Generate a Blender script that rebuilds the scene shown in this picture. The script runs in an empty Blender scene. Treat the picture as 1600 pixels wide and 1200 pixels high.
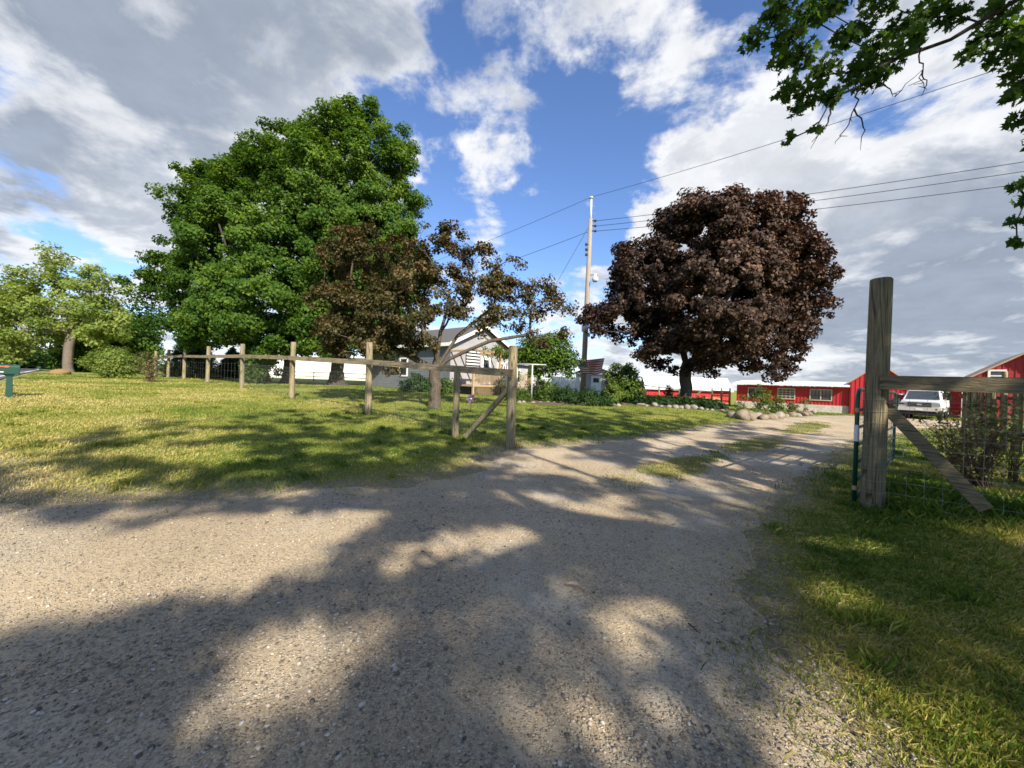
import bpy, math, random
import numpy as np
from mathutils import Matrix, Vector

# ---------------------------------------------------------------- camera, sky, sun, exposure
sc = bpy.context.scene
COL = sc.collection
FPX, IW, IH = 605.0, 1600.0, 1200.0          # focal length in pixels of the 1600 px photograph
ROLL, PITCH, CAMH = math.radians(2.0), math.radians(0.2), 1.5

cam_d = bpy.data.cameras.new("camera")
cam_d.sensor_width = 36.0
cam_d.lens = 36.0 * FPX / IW
cam_d.clip_start, cam_d.clip_end = 0.05, 6000
cam = bpy.data.objects.new("camera", cam_d)
COL.objects.link(cam)
_fw = Vector((0, math.cos(PITCH), -math.sin(PITCH)))
_up0 = Vector((0, math.sin(PITCH), math.cos(PITCH)))
_rt0 = Vector((1, 0, 0))
RT = _rt0 * math.cos(ROLL) + _up0 * math.sin(ROLL)
UP = -_rt0 * math.sin(ROLL) + _up0 * math.cos(ROLL)
cam.matrix_world = Matrix(((RT.x, UP.x, -_fw.x, 0), (RT.y, UP.y, -_fw.y, 0), (RT.z, UP.z, -_fw.z, CAMH), (0, 0, 0, 1)))
sc.camera = cam

SUN_EL = math.radians(36)
SUNH = Vector((0.42, -0.9075, 0)).normalized()      # horizontal direction towards the sun
SUN = Vector((SUNH.x * math.cos(SUN_EL), SUNH.y * math.cos(SUN_EL), math.sin(SUN_EL)))


def pixdir(u, v):
    d = RT * ((u - 800) / FPX) - UP * ((v - 600) / FPX) + _fw
    return d


def at(u, v, Y):
    d = pixdir(u, v)
    return Vector((0, 0, CAMH)) + d * (Y / d.y)


def nd(nt, typ, loc=(0, 0), **kw):
    n = nt.nodes.new(typ)
    for k, val in kw.items():
        if k.startswith("i_"):
            n.inputs[k[2:].replace("_", " ")].default_value = val
        else:
            setattr(n, k, val)
    return n


world = bpy.data.worlds.new("World")
sc.world = world
world.use_nodes = True
wt = world.node_tree
wt.nodes.clear()


def build_sky():
    L = wt.links.new

    def math_(op, a, b=None, c=None, clamp=False):
        n = wt.nodes.new("ShaderNodeMath")
        n.operation = op
        n.use_clamp = clamp
        for i, x in enumerate((a, b, c)):
            if x is None:
                continue
            if isinstance(x, (int, float)):
                n.inputs[i].default_value = x
            else:
                L(x, n.inputs[i])
        return n.outputs[0]

    def smooth(x, lo, hi):
        n = wt.nodes.new("ShaderNodeMapRange")
        n.interpolation_type = 'SMOOTHSTEP'
        n.inputs[1].default_value, n.inputs[2].default_value = lo, hi
        L(x, n.inputs[0])
        return n.outputs[0]

    def mix(f, a, b):
        n = wt.nodes.new("ShaderNodeMix")
        n.data_type = 'RGBA'
        if isinstance(f, (int, float)):
            n.inputs[0].default_value = f
        else:
            L(f, n.inputs[0])
        for s, x in ((6, a), (7, b)):
            if isinstance(x, tuple):
                n.inputs[s].default_value = (*x, 1)
            else:
                L(x, n.inputs[s])
        return n.outputs[2]

    out = wt.nodes.new("ShaderNodeOutputWorld")
    bg = wt.nodes.new("ShaderNodeBackground")
    bg.inputs[1].default_value = 0.10
    L(bg.outputs[0], out.inputs[0])
    sky = wt.nodes.new("ShaderNodeTexSky")
    sky.sky_type = 'NISHITA'
    sky.sun_disc = False
    sky.sun_elevation = SUN_EL
    sky.sun_rotation = math.atan2(SUNH.x, SUNH.y)
    sky.altitude = 200
    sky.air_density = 1.0
    sky.dust_density = 0.2
    sky.ozone_density = 3.0
    tc = wt.nodes.new("ShaderNodeTexCoord")
    sep = wt.nodes.new("ShaderNodeSeparateXYZ")
    L(tc.outputs["Generated"], sep.inputs[0])
    zz = math_('ADD', math_('MAXIMUM', sep.outputs[2], 0.0), 0.22)
    comb = wt.nodes.new("ShaderNodeCombineXYZ")
    L(math_('DIVIDE', sep.outputs[0], zz), comb.inputs[0])
    L(math_('DIVIDE', sep.outputs[1], zz), comb.inputs[1])
    P = comb.outputs[0]

    def noise(scale, detail, rough, off, dist=0.0):
        m = wt.nodes.new("ShaderNodeMapping")
        m.inputs[1].default_value = off
        L(P, m.inputs[0])
        n = wt.nodes.new("ShaderNodeTexNoise")
        n.noise_dimensions = '3D'
        n.inputs["Scale"].default_value = scale
        n.inputs["Detail"].default_value = detail
        n.inputs["Roughness"].default_value = rough
        n.inputs["Distortion"].default_value = dist
        L(m.outputs[0], n.inputs["Vector"])
        return n.outputs["Fac"]
    n1 = noise(2.6, 10, 0.60, (3.1, 1.7, 0.4), 0.3)
    n2 = noise(5.0, 7, 0.62, (0.3, 7.7, 2.0), 0.2)
    n3 = noise(2.2, 8, 0.62, (5.3, 2.2, 6.0), 0.4)
    dens = math_('ADD', math_('MULTIPLY', n1, 1.05), math_('MULTIPLY', n2, 0.55))
    dens = math_('SUBTRACT', dens, 0.30)
    # cloud banks and gaps of this particular sky, given by their direction
    nrm = wt.nodes.new("ShaderNodeVectorMath")
    nrm.operation = 'NORMALIZE'
    L(tc.outputs["Generated"], nrm.inputs[0])
    wn = wt.nodes.new("ShaderNodeTexNoise")
    wn.inputs["Scale"].default_value = 3.2
    wn.inputs["Detail"].default_value = 6
    wn.inputs["Roughness"].default_value = 0.6
    L(tc.outputs["Generated"], wn.inputs["Vector"])
    w1 = wt.nodes.new("ShaderNodeVectorMath")
    w1.operation = 'SUBTRACT'
    L(wn.outputs["Color"], w1.inputs[0])
    w1.inputs[1].default_value = (0.5, 0.5, 0.5)
    w2 = wt.nodes.new("ShaderNodeVectorMath")
    w2.operation = 'MULTIPLY_ADD'
    L(w1.outputs[0], w2.inputs[0])
    w2.inputs[1].default_value = (0.5, 0.5, 0.5)
    L(nrm.outputs[0], w2.inputs[2])
    nr2 = wt.nodes.new("ShaderNodeVectorMath")
    nr2.operation = 'NORMALIZE'
    L(w2.outputs[0], nr2.inputs[0])
    D = nr2.outputs[0]

    def blob(u, v, rpx, w):
        d = pixdir(u, v)
        k = (FPX * d.length / rpx) ** 2          # narrow lobe about that direction
        dn = d.normalized()
        n = wt.nodes.new("ShaderNodeVectorMath")
        n.operation = 'DOT_PRODUCT'
        L(D, n.inputs[0])
        n.inputs[1].default_value = dn
        e = math_('EXPONENT', math_('MULTIPLY', math_('SUBTRACT', n.outputs["Value"], 1.0), k))
        return math_('MULTIPLY', e, w)
    acc = dens
    for b in [(70, 110, 230, .15), (330, 30, 190, .12), (640, 60, 150, .17), (880, 40, 130, .18), (1020, 70, 50, .10), (560, 120, 90, .08),
              (170, 300, 130, .12), (420, 200, 110, .12), (1090, 190, 80, .15), (1180, 270, 130, .17), (1350, 260, 200, .19), (1540, 340, 200, .16), (1010, 260, 60, .10),
              (800, 262, 48, .28), (668, 255, 38, .30), (745, 375, 52, .24), (1250, 480, 230, .10), (1560, 470, 200, .08), (60, 430, 90, .08), (960, 420, 90, .08),
              (680, 195, 95, -.23), (880, 195, 95, -.20), (970, 180, 60, -.13), (560, 150, 50, -.08), (760, 200, 60, -.08), (690, 345, 60, -.18), (870, 350, 85, -.16), (840, 410, 60, -.10), (940, 290, 45, -.08), (610, 165, 50, -.12),
              (1125, 45, 85, -.24), (1195, 120, 65, -.20), (1300, 140, 60, -.10), (35, 330, 50, -.20), (170, 425, 55, -.18), (1510, 150, 50, -.16), (1400, 110, 50, -.10), (490, 15, 50, -.14), (330, 200, 40, -.08), (60, 470, 40, -.10)]:
        acc = math_('ADD', acc, blob(*b))
    low = math_('SUBTRACT', 1.0, smooth(sep.outputs[2], 0.0, 0.35))
    acc = math_('ADD', acc, math_('MULTIPLY', low, 0.09))
    cover = smooth(acc, 0.485, 0.675)
    # thick cores are greyer; tops facing the sun stay white
    core = smooth(math_('ADD', acc, math_('MULTIPLY', math_('SUBTRACT', n3, 0.5), 1.7)), 0.50, 0.98)
    grey = math_('ADD', core, 0.0)
    for b in [(40, 80, 190, .14), (250, 130, 120, .02), (640, 60, 140, .05), (1330, 520, 170, .22), (1500, 430, 150, .15), (170, 300, 70, -.35), (330, 270, 60, -.35),
              (1200, 180, 140, -.45), (1350, 250, 120, -.30), (450, 180, 60, -.3), (1080, 180, 90, -.35), (760, 380, 70, -.5), (800, 260, 60, -.4), (668, 255, 50, -.4), (950, 80, 80, -.25), (1480, 300, 80, -.15)]:
        grey = math_('ADD', grey, blob(*b))
    hz = math_('SUBTRACT', 1.0, smooth(sep.outputs[2], 0.0, 0.16))
    grey = math_('SUBTRACT', grey, math_('MULTIPLY', hz, 0.35))
    grey = math_('MINIMUM', math_('MAXIMUM', grey, 0.0), 1.0)
    wisp = math_('MULTIPLY', math_('SUBTRACT', n2, 0.5), 1.6)
    ccol = mix(grey, (3.8, 3.85, 3.95), (1.5, 1.72, 2.08))
    vary = wt.nodes.new("ShaderNodeMix")
    vary.data_type = 'RGBA'
    vary.blend_type = 'MULTIPLY'
    vary.inputs[0].default_value = 1.0
    L(ccol, vary.inputs[6])
    gv = wt.nodes.new("ShaderNodeCombineXYZ")
    sh = math_('ADD', 1.0, math_('MULTIPLY', wisp, 0.35))
    for i in range(3):
        L(sh, gv.inputs[i])
    L(gv.outputs[0], vary.inputs[7])
    skyc = wt.nodes.new("ShaderNodeMix")
    skyc.data_type = 'RGBA'
    skyc.blend_type = 'MULTIPLY'
    skyc.inputs[0].default_value = 1.0
    L(sky.outputs[0], skyc.inputs[6])
    skyc.inputs[7].default_value = (0.66, 0.73, 0.88, 1)
    final = mix(math_('MULTIPLY', cover, 0.96), skyc.outputs[2], vary.outputs[2])
    L(final, bg.inputs[0])


build_sky()

sun_d = bpy.data.lights.new("sun", 'SUN')
sun_d.energy = 3.8
sun_d.angle = math.radians(0.6)
sun_d.color = (1.0, 0.92, 0.78)
sun = bpy.data.objects.new("sun", sun_d)
COL.objects.link(sun)
sun.location = (20, -40, 40)
sun.rotation_euler = SUN.to_track_quat('Z', 'Y').to_euler()

sc.view_settings.view_transform = 'Standard'
sc.view_settings.look = 'None'
sc.view_settings.gamma = 1.0
sc.view_settings.use_curve_mapping = False
sc.view_settings.exposure = 1.32
sc.render.engine = 'CYCLES'
sc.cycles.use_denoising = True
try:
    sc.cycles.denoiser = 'OPENIMAGEDENOISE'
    sc.cycles.denoising_input_passes = 'RGB_ALBEDO_NORMAL'
except Exception:
    pass
sc.cycles.max_bounces = 6
sc.cycles.diffuse_bounces = 3
sc.cycles.transmission_bounces = 4
sc.cycles.transparent_max_bounces = 6
sc.cycles.use_adaptive_sampling = False
sc.cycles.filter_width = 1.6

rnd = random.Random(11)
R = np.random.default_rng(7)

# ---------------------------------------------------------------- terrain
_lat = {}


def vnoise(x, y, scale, seed):
    x = np.asarray(x, float) * scale
    y = np.asarray(y, float) * scale
    if seed not in _lat:
        _lat[seed] = np.random.default_rng(seed + 100).random((256, 256))
    t = _lat[seed]
    xi, yi = np.floor(x).astype(int), np.floor(y).astype(int)
    fx, fy = x - xi, y - yi
    fx = fx * fx * (3 - 2 * fx)
    fy = fy * fy * (3 - 2 * fy)
    a, b = t[xi % 256, yi % 256], t[(xi + 1) % 256, yi % 256]
    c, d = t[xi % 256, (yi + 1) % 256], t[(xi + 1) % 256, (yi + 1) % 256]
    return (a * (1 - fx) + b * fx) * (1 - fy) + (c * (1 - fx) + d * fx) * fy - 0.5


def sstep(x, a, b):
    t = np.clip((np.asarray(x, float) - a) / (b - a), 0, 1)
    return t * t * (3 - 2 * t)


def H(x, y):
    x = np.asarray(x, float)
    y = np.asarray(y, float)
    s = -0.6 * x + 0.8 * y - 8
    s = np.log1p(np.exp(np.clip(s, -40, 300) / 1.5)) * 1.5
    z = 1.0 * (1 - np.exp(-s / 14)) * (1 - sstep(x, 9, 20)) * (1 - sstep(y, 70, 160)) * (1 - sstep(-x, 70, 160))
    z = z + 0.50 * np.exp(-((x - 10.6) ** 2 + (y - 23) ** 2) / 16)
    near = (1 - sstep(np.hypot(x, y), 40, 80))
    z = z + near * (0.07 * vnoise(x, y, 0.17, 1) + 0.025 * vnoise(x, y, 0.45, 2))
    return z


def Hs(x, y):
    return float(H(x, y))


def gpt(u, v):
    """point of the ground seen at a pixel of the photograph"""
    d = pixdir(u, v)
    t, step = 1.0, 0.05
    while t < 400:
        p = Vector((0, 0, CAMH)) + d * t
        if p.z <= Hs(p.x, p.y):
            return Vector((p.x, p.y, Hs(p.x, p.y)))
        t += step
        step = max(0.05, t * 0.004)
    return p


def on_ground(u, Y, v=600):
    p = at(u, v, Y)
    return Vector((p.x, p.y, Hs(p.x, p.y)))


A = Vector((0.768, -0.640, 0))      # along the road, towards the right
B = Vector((0.640, 0.768, 0))       # away from the road

# ---------------------------------------------------------------- mesh helpers


def tag(o, label=None, cat=None, group=None, kind=None):
    if label:
        o["label"] = label
    if cat:
        o["category"] = cat
    if group:
        o["group"] = group
    if kind:
        o["kind"] = kind
    return o


def empty(name, loc, label=None, cat=None, group=None):
    o = bpy.data.objects.new(name, None)
    o.empty_display_size = 0.2
    o.location = loc
    COL.objects.link(o)
    return tag(o, label, cat, group)


def wloc(o):
    p = Vector((0, 0, 0))
    while o is not None:
        p = p + o.location
        o = o.parent
    return p


def link(name, me, mat, parent=None):
    o = bpy.data.objects.new(name, me)
    if mat:
        me.materials.clear()
        for m in (mat if isinstance(mat, (list, tuple)) else [mat]):
            me.materials.append(m)
    COL.objects.link(o)
    if parent is not None:
        o.parent = parent
    return o


def np_mesh(name, V, F, smooth=False, tone=None):
    """mesh from vertex array (n,3) and face array (m,k)"""
    V = np.ascontiguousarray(V, dtype=np.float32)
    F = np.ascontiguousarray(F, dtype=np.int32)
    me = bpy.data.meshes.new(name)
    m, k = F.shape
    me.vertices.add(len(V))
    me.vertices.foreach_set("co", V.ravel())
    me.loops.add(m * k)
    me.loops.foreach_set("vertex_index", F.ravel())
    me.polygons.add(m)
    me.polygons.foreach_set("loop_start", np.arange(0, m * k, k, dtype=np.int32))
    if smooth:
        me.polygons.foreach_set("use_smooth", np.ones(m, dtype=bool))
    if tone is not None:
        a = me.attributes.new("tone", 'FLOAT', 'POINT')
        a.data.foreach_set("value", np.ascontiguousarray(tone, dtype=np.float32))
    me.update(calc_edges=True)
    return me


class MB:
    def __init__(self, M=None):
        self.v, self.f, self.M = [], [], M
        self.sm = []

    def add(self, vs, fs, smooth=False):
        o = len(self.v)
        self.v += [self.M @ Vector(p) if self.M is not None else Vector(p) for p in vs]
        self.f += [[i + o for i in f] for f in fs]
        self.sm += [smooth] * len(fs)
        return self

    def box(self, x0, x1, y0, y1, z0, z1):
        return self.add([(x0, y0, z0), (x1, y0, z0), (x1, y1, z0), (x0, y1, z0), (x0, y0, z1), (x1, y0, z1), (x1, y1, z1), (x0, y1, z1)],
                        [(0, 3, 2, 1), (4, 5, 6, 7), (0, 1, 5, 4), (1, 2, 6, 5), (2, 3, 7, 6), (3, 0, 4, 7)])

    def bar(self, p, q, w, h, up=(0, 0, 1)):
        p, q = Vector(p), Vector(q)
        d = (q - p).normalized()
        s = d.cross(Vector(up))
        if s.length < 1e-4:
            s = d.cross(Vector((1, 0, 0)))
        s.normalize()
        t = s.cross(d).normalized()
        vs = []
        for c in (p, q):
            for a, b in ((-1, -1), (1, -1), (1, 1), (-1, 1)):
                vs.append(c + s * (a * w / 2) + t * (b * h / 2))
        return self.add(vs, [(3, 2, 1, 0), (4, 5, 6, 7), (0, 1, 5, 4), (1, 2, 6, 5), (2, 3, 7, 6), (3, 0, 4, 7)])

    def prism(self, poly, y0, y1):
        """polygon in local x,z extruded along y"""
        n = len(poly)
        vs = [(x, y0, z) for x, z in poly] + [(x, y1, z) for x, z in poly]
        fs = [tuple(range(n)), tuple(range(2 * n - 1, n - 1, -1))]
        fs += [(i + n, (i + 1) % n + n, (i + 1) % n, i) for i in range(n)]
        return self.add(vs, fs)

    def tube(self, pts, rad, n=6, cap=True, smooth=True, wob=0.0):
        pts = [Vector(p) for p in pts]
        if not isinstance(rad, (list, tuple)):
            rad = [rad] * len(pts)
        vs, fs = [], []
        prev = None
        for i, p in enumerate(pts):
            d = (pts[min(i + 1, len(pts) - 1)] - pts[max(i - 1, 0)])
            d = d.normalized() if d.length > 1e-9 else Vector((0, 0, 1))
            if prev is None:
                s = d.cross(Vector((0.13, 0.97, 0.2)))
                if s.length < 1e-3:
                    s = d.cross(Vector((1, 0, 0)))
            else:
                s = prev - d * prev.dot(d)
                if s.length < 1e-4:
                    s = d.cross(Vector((1, 0.2, 0)))
            s.normalize()
            prev = s
            t = d.cross(s)
            for k in range(n):
                a = 2 * math.pi * k / n
                r = rad[i] * (1 + wob * rnd.uniform(-1, 1))
                vs.append(p + s * (math.cos(a) * r) + t * (math.sin(a) * r))
        for i in range(len(pts) - 1):
            for k in range(n):
                a, b = i * n + k, i * n + (k + 1) % n
                fs.append((a, b, b + n, a + n))
        if cap:
            fs.append(tuple(range(n - 1, -1, -1)))
            o = (len(pts) - 1) * n
            fs.append(tuple(range(o, o + n)))
        return self.add(vs, fs, smooth)

    def build(self, name, mat, parent=None, smooth=None):
        off = wloc(parent) if parent is not None else Vector((0, 0, 0))
        me = bpy.data.meshes.new(name)
        me.from_pydata([tuple(p - off) for p in self.v], [], self.f)
        if smooth is None:
            me.polygons.foreach_set("use_smooth", self.sm)
        elif smooth:
            me.polygons.foreach_set("use_smooth", [True] * len(self.f))
        me.update()
        return link(name, me, mat, parent)


def frame(o, ax=A, ay=B):
    return Matrix(((ax.x, ay.x, 0, o[0]), (ax.y, ay.y, 0, o[1]), (0, 0, 1, o[2]), (0, 0, 0, 1)))


# ---------------------------------------------------------------- materials


def mat_base(name):
    m = bpy.data.materials.new(name)
    m.use_nodes = True
    nt = m.node_tree
    b = nt.nodes["Principled BSDF"]
    return m, nt, b


def pm(name, c1, c2=None, scale=6.0, rough=0.8, bump=0.0, stretch=(1, 1, 1), detail=5, metal=0.0, spec=0.3, c3=None, bscale=None, crack=None):
    m, nt, b = mat_base(name)
    L = nt.links.new
    b.inputs["Roughness"].default_value = rough
    b.inputs["Metallic"].default_value = metal
    b.inputs["Specular IOR Level"].default_value = spec
    if c2 is None:
        c2 = tuple(x * 0.8 for x in c1)
    tc = nd(nt, "ShaderNodeTexCoord")
    mp = nd(nt, "ShaderNodeMapping")
    mp.inputs["Scale"].default_value = stretch
    L(tc.outputs["Object"], mp.inputs[0])
    n = nd(nt, "ShaderNodeTexNoise")
    n.inputs["Scale"].default_value = scale
    n.inputs["Detail"].default_value = detail
    n.inputs["Roughness"].default_value = 0.65
    L(mp.outputs[0], n.inputs["Vector"])
    r = nd(nt, "ShaderNodeValToRGB")
    r.color_ramp.elements[0].position, r.color_ramp.elements[1].position = 0.3, 0.7
    r.color_ramp.elements[0].color = (*c1, 1)
    r.color_ramp.elements[1].color = (*c2, 1)
    if c3:
        e = r.color_ramp.elements.new(0.5)
        e.color = (*c3, 1)
    L(n.outputs["Fac"], r.inputs[0])
    col = r.outputs[0]
    if crack:
        m2 = nd(nt, "ShaderNodeMapping")
        m2.inputs["Scale"].default_value = crack
        L(tc.outputs["Object"], m2.inputs[0])
        vo = nd(nt, "ShaderNodeTexVoronoi")
        vo.feature = 'DISTANCE_TO_EDGE'
        vo.inputs["Scale"].default_value = 1.0
        L(m2.outputs[0], vo.inputs["Vector"])
        cr = nd(nt, "ShaderNodeMapRange")
        cr.inputs[1].default_value, cr.inputs[2].default_value = 0.0, 0.045
        cr.inputs[3].default_value, cr.inputs[4].default_value = 0.22, 1.0
        L(vo.outputs["Distance"], cr.inputs[0])
        nl = nd(nt, "ShaderNodeTexNoise")
        nl.inputs["Scale"].default_value = 2.2
        nl.inputs["Detail"].default_value = 4
        L(tc.outputs["Object"], nl.inputs["Vector"])
        lr = nd(nt, "ShaderNodeValToRGB")
        lr.color_ramp.elements[0].position, lr.color_ramp.elements[1].position = 0.35, 0.7
        lr.color_ramp.elements[0].color = (0.78, 0.82, 0.74, 1)
        lr.color_ramp.elements[1].color = (1.12, 1.06, 0.96, 1)
        L(nl.outputs["Fac"], lr.inputs[0])
        for src in (cr.outputs[0], lr.outputs[0]):
            mx = nd(nt, "ShaderNodeMix")
            mx.data_type = 'RGBA'
            mx.blend_type = 'MULTIPLY'
            mx.inputs[0].default_value = 1.0
            L(col, mx.inputs[6])
            L(src, mx.inputs[7])
            col = mx.outputs[2]
    L(col, b.inputs["Base Color"])
    if bump:
        n2 = nd(nt, "ShaderNodeTexNoise")
        n2.inputs["Scale"].default_value = bscale or scale * 2
        n2.inputs["Detail"].default_value = 6
        L(mp.outputs[0], n2.inputs["Vector"])
        bp = nd(nt, "ShaderNodeBump")
        bp.inputs["Strength"].default_value = bump
        bp.inputs["Distance"].default_value = 0.02
        L(n2.outputs["Fac"], bp.inputs["Height"])
        L(bp.outputs[0], b.inputs["Normal"])
    return m


def leaf_mat(name, stops, trans=0.35, rough=0.6, tcol=None):
    """leaf colour from the per-leaf attribute tone; light passes through"""
    m, nt, b = mat_base(name)
    L = nt.links.new
    at_ = nd(nt, "ShaderNodeAttribute")
    at_.attribute_name = "tone"
    r = nd(nt, "ShaderNodeValToRGB")
    els = r.color_ramp.elements
    for i, (p, c) in enumerate(stops):
        e = els[i] if i < 2 else els.new(p)
        e.position = p
        e.color = (*c, 1)
    L(at_.outputs["Fac"], r.inputs[0])
    L(r.outputs[0], b.inputs["Base Color"])
    b.inputs["Roughness"].default_value = rough
    b.inputs["Specular IOR Level"].default_value = 0.14
    if trans > 0:
        t = nd(nt, "ShaderNodeBsdfTranslucent")
        mx = nd(nt, "ShaderNodeMixShader")
        mx.inputs[0].default_value = trans
        g = nd(nt, "ShaderNodeMix")
        g.data_type = 'RGBA'
        g.blend_type = 'MULTIPLY'
        g.inputs[0].default_value = 1.0
        L(r.outputs[0], g.inputs[6])
        g.inputs[7].default_value = (*(tcol or (1.5, 1.5, 0.7)), 1)
        L(g.outputs[2], t.inputs[0])
        L(b.outputs[0], mx.inputs[1])
        L(t.outputs[0], mx.inputs[2])
        L(mx.outputs[0], nt.nodes["Material Output"].inputs[0])
    return m


def glass_mat(name, c, rough=0.06):
    m, nt, b = mat_base(name)
    b.inputs["Base Color"].default_value = (*c, 1)
    b.inputs["Roughness"].default_value = rough
    b.inputs["Specular IOR Level"].default_value = 0.8
    return m


M = {}
M['wood_post'] = pm('weathered_wood_post', (0.37, 0.31, 0.205), (0.15, 0.125, 0.082), 9, 0.9, 0.6, (6, 6, 0.5), c3=(0.27, 0.225, 0.148), crack=(14, 14, .55))
M['wood_rail'] = pm('weathered_board', (0.36, 0.285, 0.195), (0.17, 0.135, 0.092), 7, 0.9, 0.5, (1.2, 1.2, 9), c3=(0.27, 0.215, 0.145), crack=(.8, .8, 16))
M['wood_dark'] = pm('grey_old_wood', (0.30, 0.25, 0.165), (0.10, 0.085, 0.058), 8, 0.9, 0.9, (7, 7, 0.5), c3=(0.20, 0.165, 0.11), crack=(16, 16, .5))
M['wood_dark_rail'] = pm('grey_old_board', (0.27, 0.215, 0.14), (0.10, 0.082, 0.056), 7, 0.9, 0.7, (1.0, 1.0, 10), c3=(0.185, 0.15, 0.10), crack=(.8, .8, 18))
M['wire'] = pm('galvanised_wire', (0.30, 0.30, 0.27), None, 20, 0.6, 0)
M['bark_maple'] = pm('maple_bark', (0.09, 0.075, 0.06), (0.035, 0.03, 0.026), 6, 0.95, 1.0, (4, 4, 0.8))
M['bark_grey'] = pm('grey_bark', (0.20, 0.165, 0.125), (0.085, 0.068, 0.052), 6, 0.95, 1.0, (4, 4, 0.8))
M['bark_crab'] = pm('crabapple_bark', (0.135, 0.108, 0.078), (0.055, 0.043, 0.032), 5, 0.95, 0.9, (3, 3, 0.9))
M['bark_twig'] = pm('dark_twig', (0.05, 0.042, 0.035), (0.025, 0.02, 0.018), 8, 0.9, 0.5)
M['stem_red'] = pm('reddish_stem', (0.17, 0.09, 0.06), (0.08, 0.05, 0.035), 8, 0.9, 0.4)
M['red'] = pm('red_metal_siding', (0.50, 0.036, 0.040), (0.37, 0.026, 0.030), 0.9, 0.55, 0.1, c3=(0.45, 0.030, 0.034))
M['red_old'] = pm('red_board_siding', (0.36, 0.04, 0.04), (0.27, 0.028, 0.03), 2.5, 0.75, 0.2)
M['white_roof'] = pm('white_metal_roof', (0.82, 0.84, 0.87), (0.72, 0.74, 0.77), 0.8, 0.45, 0.05)
M['white'] = pm('white_paint', (0.80, 0.79, 0.76), (0.70, 0.69, 0.66), 3, 0.6, 0.05)
M['cream'] = pm('cream_trim', (0.48, 0.42, 0.34), (0.40, 0.345, 0.275), 3, 0.7)
M['trim_tan'] = pm('tan_trim', (0.44, 0.32, 0.24), (0.36, 0.26, 0.19), 3, 0.7)
M['block'] = pm('painted_block', (0.60, 0.55, 0.48), (0.42, 0.38, 0.33), 3, 0.9, 0.4)
M['siding_grey'] = pm('grey_lap_siding', (0.40, 0.39, 0.40), (0.33, 0.325, 0.335), 2, 0.7, 0.1)
M['siding_shaded'] = pm('shaded_grey_lap_siding', (0.20, 0.215, 0.24), (0.16, 0.172, 0.195), 2, 0.7, 0.1)  # grey siding darkened for the side wall, maple shade put into the colour
M['shingle'] = pm('asphalt_shingle', (0.13, 0.125, 0.125), (0.07, 0.068, 0.07), 20, 0.9, 0.5)
M['glass'] = glass_mat('window_glass', (0.035, 0.045, 0.055))
M['deck'] = pm('deck_wood', (0.46, 0.34, 0.20), (0.32, 0.23, 0.13), 5, 0.8, 0.3, (1, 1, 6))
M['step'] = pm('new_pine_step', (0.55, 0.33, 0.13), (0.44, 0.25, 0.10), 5, 0.75, 0.2)
M['green_paint'] = pm('dark_green_enamel', (0.008, 0.062, 0.036), (0.006, 0.045, 0.027), 6, 0.4, 0.05, spec=0.5)
M['mail_green'] = pm('green_plastic', (0.012, 0.060, 0.040), (0.010, 0.048, 0.032), 5, 0.55, 0.05)
M['tape_white'] = pm('white_tape', (0.70, 0.69, 0.72), None, 20, 0.7)
M['tape_tan'] = pm('tan_tape', (0.42, 0.30, 0.14), None, 20, 0.7)
M['steel'] = pm('galvanised_steel', (0.55, 0.56, 0.57), (0.42, 0.43, 0.45), 8, 0.5, 0.05, metal=0.3)
M['pole'] = pm('utility_pole_wood', (0.34, 0.295, 0.245), (0.22, 0.19, 0.155), 7, 0.9, 0.5, (5, 5, 0.4))
M['black_metal'] = pm('black_hardware', (0.03, 0.03, 0.032), None, 8, 0.6)
M['cable'] = pm('black_cable', (0.03, 0.03, 0.035), None, 8, 0.7)
M['lamp_white'] = pm('lamp_housing', (0.62, 0.62, 0.58), None, 8, 0.5)
M['asphalt'] = pm('asphalt', (0.11, 0.11, 0.115), (0.075, 0.075, 0.08), 12, 0.9, 0.3)
M['line_white'] = pm('road_paint', (0.75, 0.75, 0.72), (0.6, 0.6, 0.58), 8, 0.8)
M['rock'] = pm('field_stone', (0.27, 0.205, 0.145), (0.13, 0.105, 0.08), 4, 0.9, 0.7, c3=(0.21, 0.165, 0.12))
M['rock_pale'] = pm('pale_field_stone', (0.31, 0.27, 0.22), (0.17, 0.145, 0.115), 5, 0.9, 0.6)
M['soil'] = pm('bare_soil', (0.13, 0.09, 0.06), (0.07, 0.05, 0.035), 12, 0.95, 0.7)
M['chips'] = pm('wood_chips', (0.30, 0.19, 0.085), (0.15, 0.09, 0.04), 25, 0.95, 0.8)
M['rust'] = pm('rust_brown_hide', (0.42, 0.19, 0.085), (0.27, 0.12, 0.055), 4, 0.85, 0.3)
M['car_white'] = pm('white_car_paint', (0.72, 0.73, 0.74), (0.68, 0.69, 0.70), 2, 0.25, 0, spec=0.6)
M['car_silver'] = pm('silver_trim', (0.52, 0.53, 0.54), None, 4, 0.3, 0, metal=0.6)
M['car_tan'] = pm('pale_bumper', (0.60, 0.56, 0.48), None, 4, 0.35, 0)
M['car_black'] = pm('black_plastic', (0.02, 0.02, 0.022), None, 6, 0.6)
M['headlight'] = glass_mat('headlight_lens', (0.26, 0.26, 0.25), 0.12)
M['tyre'] = pm('rubber', (0.025, 0.025, 0.025), None, 10, 0.9)
M['purple'] = pm('purple_petal', (0.15, 0.095, 0.14), (0.09, 0.055, 0.085), 8, 0.7)
M['orange_flag'] = pm('red_plastic', (0.65, 0.13, 0.07), None, 5, 0.5)

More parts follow.
